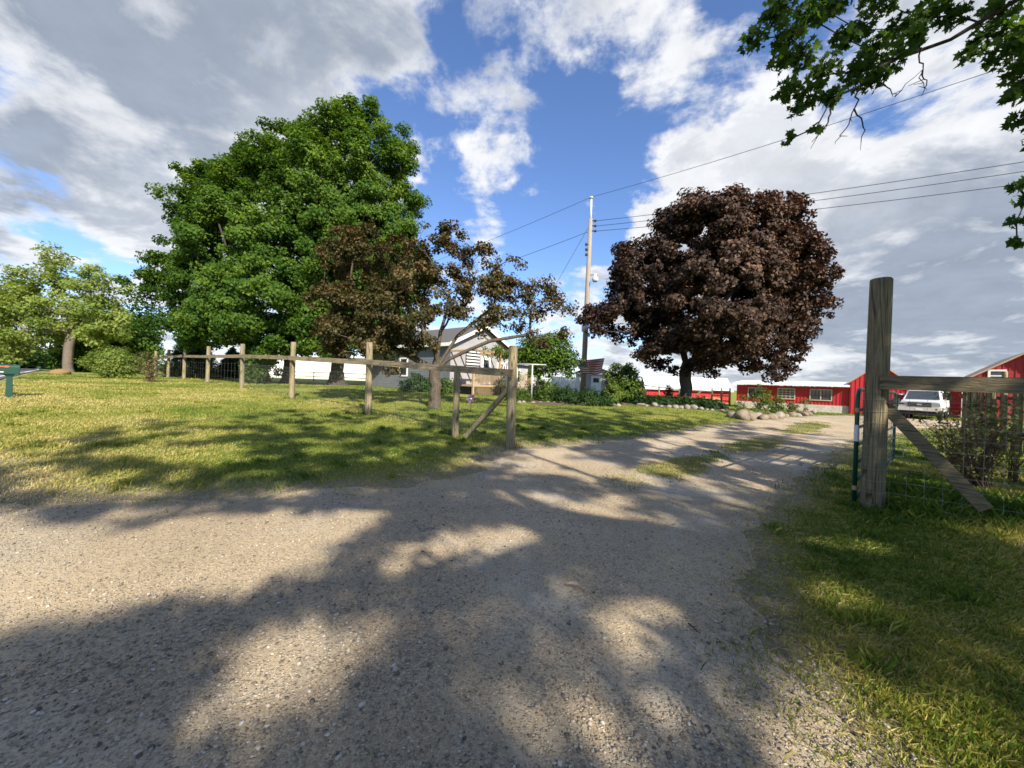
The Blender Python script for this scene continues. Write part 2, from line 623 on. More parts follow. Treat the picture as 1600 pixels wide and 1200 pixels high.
LM = {}
LM['maple'] = leaf_mat('maple_leaf', [(0, (0.018, 0.050, 0.009)), (1, (0.145, 0.215, 0.028)), (0.5, (0.056, 0.118, 0.016))], 0.38)
LM['maple2'] = leaf_mat('maple_leaf_bright', [(0, (0.026, 0.068, 0.010)), (1, (0.13, 0.20, 0.024)), (0.5, (0.066, 0.132, 0.016))], 0.38)
LM['crimson'] = leaf_mat('crimson_maple_leaf', [(0, (0.017, 0.012, 0.011)), (1, (0.175, 0.108, 0.072)), (0.5, (0.056, 0.036, 0.027))], 0.14, 0.6, (1.6, 0.9, 0.6))
LM['crab'] = leaf_mat('crabapple_leaf', [(0, (0.022, 0.032, 0.013)), (1, (0.17, 0.108, 0.048)), (0.5, (0.064, 0.062, 0.022))], 0.22, 0.5, (1.5, 1.0, 0.5))
LM['silver'] = leaf_mat('silver_maple_leaf', [(0, (0.018, 0.042, 0.010)), (1, (0.085, 0.130, 0.028)), (0.5, (0.045, 0.095, 0.017))], 0.5)
LM['road'] = leaf_mat('roadside_leaf', [(0, (0.085, 0.14, 0.026)), (1, (0.27, 0.32, 0.085)), (0.5, (0.175, 0.235, 0.050))], 0.45)
LM['shrub'] = leaf_mat('shrub_leaf', [(0, (0.035, 0.075, 0.014)), (1, (0.17, 0.215, 0.045)), (0.5, (0.085, 0.14, 0.026))], 0.35)
LM['dark'] = leaf_mat('dark_leaf', [(0, (0.012, 0.032, 0.010)), (1, (0.060, 0.105, 0.028)), (0.5, (0.028, 0.062, 0.016))], 0.28)
LM['spruce'] = leaf_mat('spruce_needle', [(0, (0.035, 0.065, 0.038)), (1, (0.13, 0.18, 0.095)), (0.5, (0.075, 0.12, 0.062))], 0.2, 0.6)
LM['olive'] = leaf_mat('olive_leaf', [(0, (0.06, 0.065, 0.025)), (1, (0.20, 0.185, 0.075)), (0.5, (0.12, 0.125, 0.045))], 0.3)
LM['grass'] = leaf_mat('grass_blade', [(0, (0.058, 0.112, 0.015)), (1, (0.50, 0.405, 0.175)), (0.35, (0.145, 0.195, 0.026)), (0.62, (0.32, 0.295, 0.064))], 0.30, 0.55, (1.3, 1.3, 0.7))
LM['pebble'] = leaf_mat('pebble', [(0, (0.075, 0.068, 0.06)), (1, (0.50, 0.455, 0.39)), (0.25, (0.20, 0.172, 0.14)), (0.6, (0.34, 0.287, 0.225))], 0.0, 0.9)


def lawn_material():
    m, nt, b = mat_base('lawn')
    L = nt.links.new
    tc = nd(nt, "ShaderNodeTexCoord")

    def noise(s, d=5, st=(1, 1, 1), rg=0.6):
        mp = nd(nt, "ShaderNodeMapping")
        mp.inputs["Scale"].default_value = st
        L(tc.outputs["Object"], mp.inputs[0])
        n = nd(nt, "ShaderNodeTexNoise")
        n.inputs["Scale"].default_value = s
        n.inputs["Detail"].default_value = d
        n.inputs["Roughness"].default_value = rg
        L(mp.outputs[0], n.inputs["Vector"])
        return n.outputs["Fac"]

    def ramp(x, stops):
        r = nd(nt, "ShaderNodeValToRGB")
        els = r.color_ramp.elements
        for i, (p, c) in enumerate(stops):
            e = els[i] if i < 2 else els.new(p)
            e.position = p
            e.color = (*c, 1)
        L(x, r.inputs[0])
        return r.outputs[0]

    def mix(f, a, c, bt='MIX'):
        n = nd(nt, "ShaderNodeMix")
        n.data_type = 'RGBA'
        n.blend_type = bt
        if isinstance(f, float):
            n.inputs[0].default_value = f
        else:
            L(f, n.inputs[0])
        L(a, n.inputs[6])
        L(c, n.inputs[7])
        return n.outputs[2]
    big = ramp(noise(0.22, 4), [(0.35, (0.130, 0.185, 0.025)), (0.68, (0.35, 0.32, 0.080))])
    fine = ramp(noise(16, 6, rg=0.75), [(0.28, (0.052, 0.098, 0.013)), (0.75, (0.31, 0.31, 0.070))])
    c = mix(0.5, big, fine)
    dirt = ramp(noise(30, 6, rg=0.7), [(0.3, (0.15, 0.12, 0.08)), (0.7, (0.42, 0.35, 0.24))])
    ad = nd(nt, "ShaderNodeAttribute")
    ad.attribute_name = "tone"
    mm = nd(nt, "ShaderNodeMath")
    mm.operation = 'MULTIPLY'
    mm.use_clamp = True
    L(ad.outputs["Fac"], mm.inputs[0])
    n9 = nd(nt, "ShaderNodeMath")
    n9.operation = 'MULTIPLY_ADD'
    n9.inputs[1].default_value = 2.6
    n9.inputs[2].default_value = -0.15
    L(noise(3.5, 5), n9.inputs[0])
    L(n9.outputs[0], mm.inputs[1])
    c = mix(mm.outputs[0], c, dirt)
    L(c, b.inputs["Base Color"])
    b.inputs["Roughness"].default_value = 0.95
    b.inputs["Specular IOR Level"].default_value = 0.1
    bp = nd(nt, "ShaderNodeBump")
    bp.inputs["Strength"].default_value = 0.8
    bp.inputs["Distance"].default_value = 0.04
    L(noise(38, 5, rg=0.8), bp.inputs["Height"])
    L(bp.outputs[0], b.inputs["Normal"])
    return m


def gravel_material():
    m, nt, b = mat_base('gravel')
    L = nt.links.new
    tc = nd(nt, "ShaderNodeTexCoord")
    O = tc.outputs["Object"]

    def vor(s, feat='F1', out="Color"):
        n = nd(nt, "ShaderNodeTexVoronoi")
        n.feature = feat
        n.inputs["Scale"].default_value = s
        L(O, n.inputs["Vector"])
        return n.outputs[out]

    def noise(s, d=5, rg=0.6):
        n = nd(nt, "ShaderNodeTexNoise")
        n.inputs["Scale"].default_value = s
        n.inputs["Detail"].default_value = d
        n.inputs["Roughness"].default_value = rg
        L(O, n.inputs["Vector"])
        return n.outputs["Fac"]

    def ramp(x, stops):
        r = nd(nt, "ShaderNodeValToRGB")
        els = r.color_ramp.elements
        for i, (p, c) in enumerate(stops):
            e = els[i] if i < 2 else els.new(p)
            e.position = p
            e.color = (*c, 1)
        L(x, r.inputs[0])
        return r.outputs[0]

    def mix(f, a, c, bt='MIX'):
        n = nd(nt, "ShaderNodeMix")
        n.data_type = 'RGBA'
        n.blend_type = bt
        if isinstance(f, float):
            n.inputs[0].default_value = f
        else:
            L(f, n.inputs[0])
        L(a, n.inputs[6])
        L(c, n.inputs[7])
        return n.outputs[2]
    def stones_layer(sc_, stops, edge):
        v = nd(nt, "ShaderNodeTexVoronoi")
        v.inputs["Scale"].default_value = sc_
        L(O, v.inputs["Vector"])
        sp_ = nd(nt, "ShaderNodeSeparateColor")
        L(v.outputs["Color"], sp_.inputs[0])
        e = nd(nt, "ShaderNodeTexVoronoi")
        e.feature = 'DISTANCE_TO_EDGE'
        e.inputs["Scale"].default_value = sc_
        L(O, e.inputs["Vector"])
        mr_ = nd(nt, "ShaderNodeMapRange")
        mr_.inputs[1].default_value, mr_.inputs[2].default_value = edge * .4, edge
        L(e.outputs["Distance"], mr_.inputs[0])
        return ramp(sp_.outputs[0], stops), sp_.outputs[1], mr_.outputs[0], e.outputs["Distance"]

    def mth(op, x, y):
        n = nd(nt, "ShaderNodeMath")
        n.operation = op
        for k, q in ((0, x), (1, y)):
            if isinstance(q, (int, float)):
                n.inputs[k].default_value = q
            else:
                L(q, n.inputs[k])
        return n.outputs[0]
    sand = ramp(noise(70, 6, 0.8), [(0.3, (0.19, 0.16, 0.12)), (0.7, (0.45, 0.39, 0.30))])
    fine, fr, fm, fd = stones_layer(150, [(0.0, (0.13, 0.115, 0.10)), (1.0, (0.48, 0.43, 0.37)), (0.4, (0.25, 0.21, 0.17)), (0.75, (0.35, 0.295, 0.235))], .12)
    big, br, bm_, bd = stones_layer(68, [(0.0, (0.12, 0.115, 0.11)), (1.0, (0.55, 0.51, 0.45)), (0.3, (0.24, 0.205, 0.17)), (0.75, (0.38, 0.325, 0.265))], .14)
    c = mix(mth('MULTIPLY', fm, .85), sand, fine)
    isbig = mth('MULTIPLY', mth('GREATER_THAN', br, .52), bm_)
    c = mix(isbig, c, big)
    patch = ramp(noise(0.9, 5, 0.65), [(0.4, (0.0, 0.0, 0.0)), (0.66, (0.62, 0.62, 0.62))])
    sp = nd(nt, "ShaderNodeSeparateColor")
    L(patch, sp.inputs[0])
    c = mix(sp.outputs[0], c, sand)
    crush = ramp(noise(65, 6, 0.8), [(0.3, (0.22, 0.215, 0.205)), (0.7, (0.46, 0.45, 0.43))])
    pat2 = nd(nt, "ShaderNodeMapRange")
    pat2.inputs[1].default_value, pat2.inputs[2].default_value = 0.50, 0.66
    L(noise(0.55, 6, 0.7), pat2.inputs[0])
    c = mix(pat2.outputs[0], c, crush)
    # sand colour mixed in more strongly towards the left
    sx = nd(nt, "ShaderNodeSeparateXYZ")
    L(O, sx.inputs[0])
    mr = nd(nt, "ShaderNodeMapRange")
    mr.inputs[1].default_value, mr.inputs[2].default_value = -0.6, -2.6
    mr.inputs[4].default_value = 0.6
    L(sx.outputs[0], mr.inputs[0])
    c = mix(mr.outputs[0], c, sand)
    tint = ramp(noise(0.35, 4), [(0.3, (1.06, 0.97, 0.82)), (0.7, (1.60, 1.48, 1.26))])
    c = mix(1.0, c, tint, 'MULTIPLY')
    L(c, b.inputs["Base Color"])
    b.inputs["Roughness"].default_value = 0.95
    b.inputs["Specular IOR Level"].default_value = 0.1
    h = nd(nt, "ShaderNodeMath")
    h.operation = 'ADD'
    L(mth('MULTIPLY', isbig, mth('MINIMUM', mth('MULTIPLY', bd, 3.0), 1.0)), h.inputs[0])
    L(mth('MULTIPLY', noise(120, 4, 0.8), .6), h.inputs[1])
    bp = nd(nt, "ShaderNodeBump")
    bp.inputs["Strength"].default_value = 0.8
    bp.inputs["Distance"].default_value = 0.012
    L(h.outputs[0], bp.inputs["Height"])
    L(bp.outputs[0], b.inputs["Normal"])
    return m


M['lawn'] = lawn_material()
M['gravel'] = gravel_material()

# ---------------------------------------------------------------- driveway outline as a distance field
DRIVE = [(-10, 6.3), (-5.4, 4.15), (-3.65, 4.5), (-1.4, 5.3), (-.45, 6.6), (.25, 8.4), (1.5, 9.5), (4, 11.4), (10.0, 16.8), (16.5, 22.2), (20.5, 25.8), (24, 27.6),
         (30, 24.5), (27, 21.3), (20, 18.6), (10.6, 12.2), (6, 7.8), (4.6, 6.3), (3.4, 5.1), (2.42, 3.85), (1.8, 2.85), (1.5, 2.2), (1.46, 1.45), (2.4, .2), (4.5, -2), (5, -7),
         (3.6, -6.2), (-3.4, 0), (-10.2, 5.6)]


def poly_sd(px, py, poly):
    d = np.full(px.shape, 1e9)
    ins = np.zeros(px.shape, bool)
    n = len(poly)
    for i in range(n):
        x1, y1 = poly[i]
        x2, y2 = poly[(i + 1) % n]
        ex, ey = x2 - x1, y2 - y1
        t = np.clip(((px - x1) * ex + (py - y1) * ey) / (ex * ex + ey * ey), 0, 1)
        d = np.minimum(d, np.hypot(px - x1 - t * ex, py - y1 - t * ey))
        c = (y1 > py) != (y2 > py)
        with np.errstate(divide='ignore', invalid='ignore'):
            xi = ex * (py - y1) / (ey if ey != 0 else 1e-9) + x1
        ins ^= c & (px < xi)
    return np.where(ins, -d, d)


def drive_sd(x, y):
    x = np.asarray(x, float)
    y = np.asarray(y, float)
    d = poly_sd(x, y, DRIVE)
    return d + 0.34 * vnoise(x, y, 0.45, 5) + 0.22 * vnoise(x, y, 1.5, 6) + 0.20 * vnoise(x, y, 4.0, 8) + .10 * vnoise(x, y, 9.0, 18)


STRIPS = [(gpt(1055, 733), 1.7, .42), (gpt(1180, 695), 2.8, .5), (gpt(1262, 668), 3.6, .6)]
DRV = Vector((0.70, 0.714, 0)).normalized()


def strip_sd(x, y):
    d = np.full(np.shape(x), 9.0)
    for c, la, lb in STRIPS:
        dx, dy = x - c.x, y - c.y
        a, b = dx * DRV.x + dy * DRV.y, -dx * DRV.y + dy * DRV.x
        d = np.minimum(d, (np.hypot(a / la, b / lb) - 1) * lb)
    return d + 0.5 * vnoise(x, y, 1.7, 9)


# road: edge line 8.4 m to the road side of the fence
ROAD0 = Vector((-25, 19, 0))
RD = Vector((-0.750, 0.661, 0))
RN = Vector((-0.661, -0.750, 0))     # towards the far side of the road


def road_s(x, y):
    return (x - ROAD0.x) * RN.x + (y - ROAD0.y) * RN.y


# ---------------------------------------------------------------- ground sheets


def lawn_sheet():
    def axis(lo, hi, step, far):
        a = list(np.arange(lo, hi + 1e-6, step))
        s, x = step, hi
        while x < far:
            s *= 1.22
            x += s
            a.append(x)
        s, x = step, lo
        while x > -far:
            s *= 1.22
            x -= s
            a.insert(0, x)
        return np.array(a)
    xs = axis(-12, 14, 0.25, 2500)
    ys = axis(-2, 22, 0.25, 2500)
    X, Y = np.meshgrid(xs, ys)
    Z = H(X, Y)
    n, m = len(xs), len(ys)
    idx = np.arange(n * m).reshape(m, n)
    F = np.stack([idx[:-1, :-1], idx[:-1, 1:], idx[1:, 1:], idx[1:, :-1]], -1).reshape(-1, 4)
    sd = drive_sd(X.ravel(), Y.ravel())
    dirt = 1 - np.clip(sd / np.where(X.ravel() < .5, 1.3, .8), 0, 1)
    rs = road_s(X.ravel(), Y.ravel())
    dirt = np.maximum(dirt, 1 - np.clip(np.abs(rs) / 0.8, 0, 1))
    me = np_mesh("lawn", np.stack([X.ravel(), Y.ravel(), Z.ravel()], 1), F, True, dirt)
    o = link("lawn", me, M['lawn'])
    tag(o, kind="structure")


def drive_sheet():
    st = 0.1
    xs, ys = np.arange(-11, 32, st), np.arange(-8, 31, st)
    X, Y = np.meshgrid(xs, ys)
    S = drive_sd(X, Y)
    gy, gx = np.gradient(S, st)
    g2 = np.maximum(gx * gx + gy * gy, 0.15)
    out = S > 0
    mv = np.clip(S / g2, -0.12, 0.12) * out
    X2, Y2 = X - mv * gx, Y - mv * gy
    Z = H(X2, Y2) + np.where(S > -.12, 0.003, 0.009)
    ins = ~out
    cell = ins[:-1, :-1] | ins[:-1, 1:] | ins[1:, 1:] | ins[1:, :-1]
    idx = np.arange(X.size).reshape(X.shape)
    F = np.stack([idx[:-1, :-1], idx[:-1, 1:], idx[1:, 1:], idx[1:, :-1]], -1)[cell]
    used = np.unique(F)
    mp = np.full(X.size, -1)
    mp[used] = np.arange(len(used))
    V = np.stack([X2.ravel(), Y2.ravel(), Z.ravel()], 1)[used]
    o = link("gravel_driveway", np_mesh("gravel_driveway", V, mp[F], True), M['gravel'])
    tag(o, kind="structure")


def strip_along(name, t0, t1, o0, o1, dz, mat, step=2.0, kind="structure", parent=None):
    vs, fs = [], []
    n = int((t1 - t0) / step)
    for i in range(n + 1):
        t = t0 + (t1 - t0) * i / n
        bend = max(0, t - 30) ** 2 * 0.0011
        for o in (o0, (o0 + o1) / 2, o1):
            p = ROAD0 + RD * t + RN * (o + bend)
            vs.append((p.x, p.y, Hs(p.x, p.y) + dz + 0.03 * (1 - abs((o - 3.2) / 3.4))))
    for i in range(n):
        for k in (0, 1):
            a = i * 3 + k
            fs.append((a, a + 1, a + 4, a + 3))
    me = bpy.data.meshes.new(name)
    me.from_pydata(vs, [], fs)
    o = link(name, me, mat, parent)
    if parent is None:
        tag(o, kind=kind)
    return o


lawn_sheet()
drive_sheet()


def strip_sheet():
    st = 0.1
    xs, ys = np.arange(2, 16, st), np.arange(5, 22, st)
    X, Y = np.meshgrid(xs, ys)
    S = strip_sd(X, Y) + .05
    ins = (S < 0) & (drive_sd(X, Y) < -.3)
    cell = ins[:-1, :-1] & ins[:-1, 1:] & ins[1:, 1:] & ins[1:, :-1]
    idx = np.arange(X.size).reshape(X.shape)
    F = np.stack([idx[:-1, :-1], idx[:-1, 1:], idx[1:, 1:], idx[1:, :-1]], -1)[cell]
    used = np.unique(F)
    mp = np.full(X.size, -1)
    mp[used] = np.arange(len(used))
    V = np.stack([X.ravel(), Y.ravel(), H(X, Y).ravel() + .014], 1)[used]
    o = link("grass_strip", np_mesh("grass_strip", V, mp[F], True, np.full(len(V), .55)), M['lawn'])
    tag(o, kind="structure")


strip_sheet()
road = strip_along("road", -60, 150, 0.0, 6.8, 0.035, M['asphalt'])
strip_along("edge_line", -60, 150, 0.25, 0.40, 0.043, M['line_white'], parent=road)
strip_along("edge_line", -60, 150, 6.4, 6.55, 0.043, M['line_white'], parent=road)
for k in range(-6, 16):
    strip_along("centre_line", k * 9.0, k * 9.0 + 3.0, 3.32, 3.46, 0.045, M['line_white'], 1.0, parent=road)

# ---------------------------------------------------------------- foliage


def rand_unit(n):
    v = R.normal(size=(n, 3))
    return v / np.linalg.norm(v, axis=1)[:, None]


MAPLE_SHAPE = np.array([(0, -.5), (.10, -.22), (.38, -.30), (.30, -.08), (.55, .16), (.24, .14), (.20, .30), (0, .58),
                        (-.20, .30), (-.24, .14), (-.55, .16), (-.30, -.08), (-.38, -.30), (-.10, -.22)])


def leaf_mesh(name, P, N, size, tone, shape='kite', tdir=None, width=0.36):
    n = len(P)
    t = rand_unit(n) if tdir is None else tdir + 0.55 * rand_unit(n)
    t -= N * (t * N).sum(1)[:, None]
    t /= np.linalg.norm(t, axis=1)[:, None] + 1e-9
    b = np.cross(N, t)
    s = size[:, None]
    if shape == 'kite':
        fold = N * s * 0.12
        V = np.stack([P - t * s * .5, P + b * s * width + fold - t * s * .05, P + t * s * .55, P - b * s * width + fold - t * s * .05], 1)
        k = 4
    else:
        sh = MAPLE_SHAPE
        k = len(sh)
        fold = (np.abs(sh[:, 0]) * 0.45)[None, :, None]
        V = P[:, None, :] + b[:, None, :] * (sh[:, 0] * 1.0)[None, :, None] * s[:, None] + t[:, None, :] * sh[:, 1][None, :, None] * s[:, None] \
            - N[:, None, :] * fold * s[:, None] * (0.2 + 0.8 * R.random(n))[:, None, None]
    F = np.arange(n * k).reshape(n, k)
    return np_mesh(name, V.reshape(-1, 3), F, False, np.repeat(tone, k))


def clump_leaves(C, rad, n_per, size, squash=0.6, up=0.55, centre=None, tone_c=None, droop=0.0, tone_sd=0.16):
    """leaves around clump centres C (m,3); returns position, normal, size, tone"""
    m = len(C)
    rad = np.broadcast_to(rad, (m,))
    cnt = np.broadcast_to(n_per, (m,)).astype(int)
    i = np.repeat(np.arange(m), cnt)
    n = len(i)
    d = rand_unit(n)
    r = R.random(n) ** 0.45
    off = d * (r * rad[i])[:, None]
    off[:, 2] *= squash
    P = C[i] + off
    N = rand_unit(n) * 0.75
    N[:, 2] += up
    if centre is not None:
        o = C[i] - centre
        o = o / (np.linalg.norm(o, axis=1)[:, None] + 1e-6)
        N += o * 0.55 + d * 0.45
    N /= np.linalg.norm(N, axis=1)[:, None]
    if tone_c is None:
        tone_c = 0.5 + 0.15 * R.normal(size=m)
    T = np.clip(tone_c[i] + tone_sd * R.normal(size=n), 0, 1)
    S = size * (0.65 + 0.7 * R.random(n))
    return P, N, S, T


def poisson_in_lobes(lobes, count, shell=0.5, mind=None, tries=8):
    """clump centres spread through a crown made of ellipsoidal lobes (cx,cy,cz,rx,ry,rz)"""
    Lb = np.array(lobes, float)
    vol = (Lb[:, 3] * Lb[:, 4] * Lb[:, 5]) ** 0.75
    pr = vol / vol.sum()
    out = []
    N = count * tries
    k = R.choice(len(Lb), N, p=pr)
    d = rand_unit(N)
    r = shell + (1 - shell) * R.random(N) ** 0.6
    C = Lb[k, :3] + d * r[:, None] * Lb[k, 3:]
    # drop points lying deep inside another lobe
    depth = np.min(np.linalg.norm((C[:, None, :] - Lb[None, :, :3]) / Lb[None, :, 3:], axis=2), axis=1)
    keep = depth > shell * 0.55
    C = C[keep]
    if mind is None:
        mind = 0.0
    arr = np.empty((0, 3))
    for c in C:
        if len(out) >= count:
            break
        if mind and len(out):
            if np.min(((arr[:len(out)] - c) ** 2).sum(1)) < mind * mind:
                continue
        out.append(c)
        if len(out) > len(arr):
            arr = np.vstack([arr, np.zeros((max(64, len(arr)), 3))])
        arr[len(out) - 1] = c
    return np.array(out)


def grow(trunk, targets, step=0.7, curve=0.25, jit=0.06, start=0):
    """branch skeleton: trunk is a list of (point, parent); every target is joined to the nearest node closer to the root"""
    nodes = [np.array(p, float) for p, _ in trunk]
    par = [q for _, q in trunk]
    arr = np.zeros((len(nodes) + len(targets) * 14 + 10, 3))
    arr[:len(nodes)] = nodes
    dist = np.zeros(len(arr))
    for i in range(len(nodes)):
        dist[i] = 0 if par[i] < 0 else dist[par[i]] + np.linalg.norm(nodes[i] - nodes[par[i]])
    n = len(nodes)
    fork = nodes[start]
    order = np.argsort(np.linalg.norm(targets - fork, axis=1))
    tips = []
    for ti in order:
        T = targets[ti]
        dd = np.linalg.norm(arr[:n] - T, axis=1) + 0.22 * dist[:n]
        dd[:start] += 50
        k = int(np.argmin(dd))
        p0 = arr[k].copy()
        Lg = np.linalg.norm(T - p0)
        ns = max(1, min(12, int(Lg / step)))
        mid = (p0 + T) / 2 + np.array([0, 0, curve * Lg * 0.25]) + R.normal(size=3) * jit * Lg
        prev = k
        for j in range(1, ns + 1):
            t = j / ns
            q = (1 - t) ** 2 * p0 + 2 * t * (1 - t) * mid + t * t * T
            q = q + R.normal(size=3) * jit * 0.5 * min(Lg / ns, 1.0)
            if n >= len(arr):
                break
            arr[n] = q
            dist[n] = dist[prev] + np.linalg.norm(q - arr[prev])
            par.append(prev)
            prev = n
            n += 1
        tips.append(prev)
    return arr[:n], par


def branch_mesh(mb, nodes, par, r_trunk, r_tip, n_trunk, sides=6, rmin=0.0):
    n = len(nodes)
    kids = [[] for _ in range(n)]
    for i, p in enumerate(par):
        if p >= 0:
            kids[p].append(i)
    tips = np.zeros(n)
    for i in range(n - 1, -1, -1):
        if not kids[i]:
            tips[i] = 1
        if par[i] >= 0:
            tips[par[i]] += tips[i]
    N = max(tips[0], 2)
    e = math.log(max(r_trunk / r_tip, 1.01)) / math.log(N)
    rad = np.maximum(r_tip * tips ** e, rmin)
    stack = [(0, None)]
    while stack:
        i, fr = stack.pop()
        ch = [] if fr is None else [fr]
        ch.append(i)
        while kids[i]:
            ks = sorted(kids[i], key=lambda k: -tips[k])
            for k in ks[1:]:
                stack.append((k, i))
            i = ks[0]
            ch.append(i)
        pts = [Vector(nodes[k]) for k in ch]
        rr = [float(rad[k]) for k in ch]
        if fr is not None:
            rr[0] = rr[1] if len(rr) > 1 else rr[0]
        if len(pts) > 1:
            mb.tube(pts, rr, sides if rr[0] > 0.05 else 4, cap=False)
    return rad


def px_lobes(lst, D, kd=0.85):
    out = []
    for l in lst:
        u, v, r = l[:3]
        off = l[3] if len(l) > 3 else 0.0
        c = at(u, v, D + off)
        rr = r * (D + off) / FPX
        out.append((c.x, c.y, c.z, rr, rr * kd, rr))
    return out


def trunk_line(base, top, n=6, lean=0.1, flare=1):
    base, top = Vector(base), Vector(top)
    pts = []
    for i in range(n + 1):
        t = i / n
        p = base.lerp(top, t)
        if 0 < i < n:
            p += Vector((rnd.uniform(-1, 1), rnd.uniform(-1, 1), 0)) * lean
        pts.append((tuple(p), i - 1))
    return pts


def tree(name, label, cat, base, fork, lobes, n_clump, per, leaf, rclump, lmat, bark, r_trunk, shell=0.5, mind=None, group=None, squash=0.75,
         r_tip=0.012, boughs=None, bsep=.95, lobe_in=0.35, up=0.55, sun_tone=0.0, shape='kite', extra_trunk=None, tone0=0.5, step=0.8, flare=1.6, thin=None, curve=0.25):
    root = empty(name, base, label, cat, group)
    if boughs is None:
        C = poisson_in_lobes(lobes, n_clump, shell, mind)
    else:
        nb, rb = boughs
        lobes = [(*l[:3], *(max(r - rb * lobe_in, r * .55) for r in l[3:])) for l in lobes]
        Bc = poisson_in_lobes(lobes, nb, 0.72, rb * bsep)
        k = R.integers(0, len(Bc), int(n_clump * .88))
        d = rand_unit(len(k)) * (R.random(len(k)) ** .5)[:, None] * rb * (.65 + .6 * R.random(len(Bc)))[k][:, None]
        d[:, 2] *= .85
        C = np.vstack([Bc[k] + d, poisson_in_lobes(lobes, n_clump - len(k), .2, .4)])
    tl = trunk_line(base, fork, 5, 0.06 * r_trunk / 0.2)
    start = len(tl) - 1
    if extra_trunk:
        for pl in extra_trunk:
            prev = start
            for q in pl:
                tl.append((tuple(q), prev))
                prev = len(tl) - 1
    nodes, par = grow(tl, C, step, curve, start=start)
    mb = MB()
    rad = branch_mesh(mb, nodes, par, r_trunk, r_tip, start)
    b = Vector(base)
    f = Vector(nodes[1])
    mb.tube([b - Vector((0, 0, .15)), b, b.lerp(f, 0.2), b.lerp(f, 0.5), f], [r_trunk * flare * 1.1, r_trunk * flare, r_trunk * (1 + (flare - 1) * .45), r_trunk * (1 + (flare - 1) * .12), r_trunk * 0.98], 10, cap=False, wob=0.05)
    mb.build("trunk", bark, root)
    cen = np.mean(np.array(lobes)[:, :3], axis=0)
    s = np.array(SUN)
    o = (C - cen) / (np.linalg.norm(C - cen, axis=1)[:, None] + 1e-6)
    tone = tone0 + 0.13 * R.normal(size=len(C)) + sun_tone * (o @ s)  # sunlight painted in: clumps on the sun side get a lighter leaf colour
    rc = rclump * (0.7 + 0.6 * R.random(len(C)))
    cnt = (per * (rc / rclump) ** 2 * (0.8 + 0.4 * R.random(len(C)))).astype(int)
    if thin is not None:
        cnt = np.maximum((cnt * thin(C)), 4).astype(int)
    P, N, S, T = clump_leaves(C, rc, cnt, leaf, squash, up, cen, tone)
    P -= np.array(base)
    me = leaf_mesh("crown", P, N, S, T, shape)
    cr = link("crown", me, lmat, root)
    cr["kind"] = "stuff"
    return root, nodes, par


def v3(p):
    return np.array((p[0], p[1], p[2]))


# two big green maples behind the fence
D = 30.0
tree("maple_tree", "broad green maple on the left, its low boughs reaching toward the spruce", "tree", on_ground(450, 29.5), at(452, 520, 29.5),
     px_lobes([(318, 345, 48), (300, 425, 52, 1), (268, 470, 42), (350, 300, 55, 1), (375, 395, 85, -1), (335, 485, 65, -1), (415, 470, 85, -2.5), (335, 508, 42, 0), (400, 530, 55, -2), (455, 510, 60, -2.5), (440, 400, 80, -1), (297, 312, 24), (385, 285, 48, 1), (345, 275, 38, 1)], 29.5),
     900, 160, 0.195, 0.62, LM['maple'], M['bark_maple'], 0.42, boughs=(130, 1.3), bsep=.98, lobe_in=.2, up=0.45, tone0=0.5, sun_tone=.12, flare=1.9)
tree("maple_tree", "tallest green maple, its top rising above the other green maple", "tree", on_ground(526, 30), at(527, 500, 30),
     px_lobes([(535, 220, 50), (495, 228, 42), (575, 240, 55), (608, 265, 45), (460, 255, 58), (418, 262, 45), (390, 270, 35), (520, 320, 90, -1), (600, 350, 66), (560, 420, 95, -2), (480, 390, 85, -2), (615, 440, 58, -1), (550, 505, 65, -2), (610, 520, 45, -1), (550, 192, 30), (578, 200, 30), (640, 330, 38), (635, 250, 24), (500, 500, 60, -2)], 30.5),
     1250, 160, 0.195, 0.62, LM['maple'], M['bark_maple'], 0.52, boughs=(185, 1.3), bsep=.98, lobe_in=.22, up=0.45, tone0=0.55, sun_tone=.12, flare=2.0)

# crimson maple by the drive
CM = Vector(gpt(1072, 630))
CM = on_ground(1072, 22.5)
tree("crimson_maple_tree", "round dark crimson maple standing in a stone edged bed", "tree", CM, at(1073, 572, 22.5),
     px_lobes([(1095, 385, 92), (1180, 385, 88), (1015, 440, 75), (1225, 430, 78), (1120, 470, 110, -1.5), (952, 500, 50), (1000, 470, 60), (1035, 525, 62, -.5), (1195, 525, 72, -.5), (1110, 540, 58, -1), (1062, 352, 46, -1), (1165, 355, 48, -1), (1245, 375, 48, -.5), (988, 415, 36), (1285, 395, 27), (1255, 480, 48), (1240, 560, 34), (980, 545, 28), (1125, 330, 28, -1), (1195, 345, 30, -1), (1110, 355, 70, -1.5), (1190, 365, 60, -1.5)], 22.5),
     1650, 88, 0.18, 0.44, LM['crimson'], M['bark_maple'], 0.34, lobe_in=.75, boughs=(320, .72), up=0.35, tone0=0.44, sun_tone=0.14, flare=1.5,
     extra_trunk=[[at(1062, 585, 22.5), at(1045, 572, 22.4)]])

# crabapple just behind the fence
CB = on_ground(680, 15.6)
DC = 15.6
ex = [[at(665, 570, DC), at(640, 556, DC), at(600, 538, DC - .4)],
      [at(683, 560, DC), at(688, 520, DC + .2), at(700, 480, DC + .2)],
      [at(700, 562, DC), at(730, 548, DC - .2), at(765, 533, DC - .4), at(800, 527, DC - .5), at(850, 512, DC - .4)],
      [at(695, 555, DC), at(715, 525, DC + .3), at(745, 500, DC + .4), at(770, 480, DC + .3)]]


def crab_thin(C):
    u = C[:, 0] / C[:, 1] * FPX + 800
    return np.clip(1.2 - (u - 630) / 320.0, 0.55, 1.2)


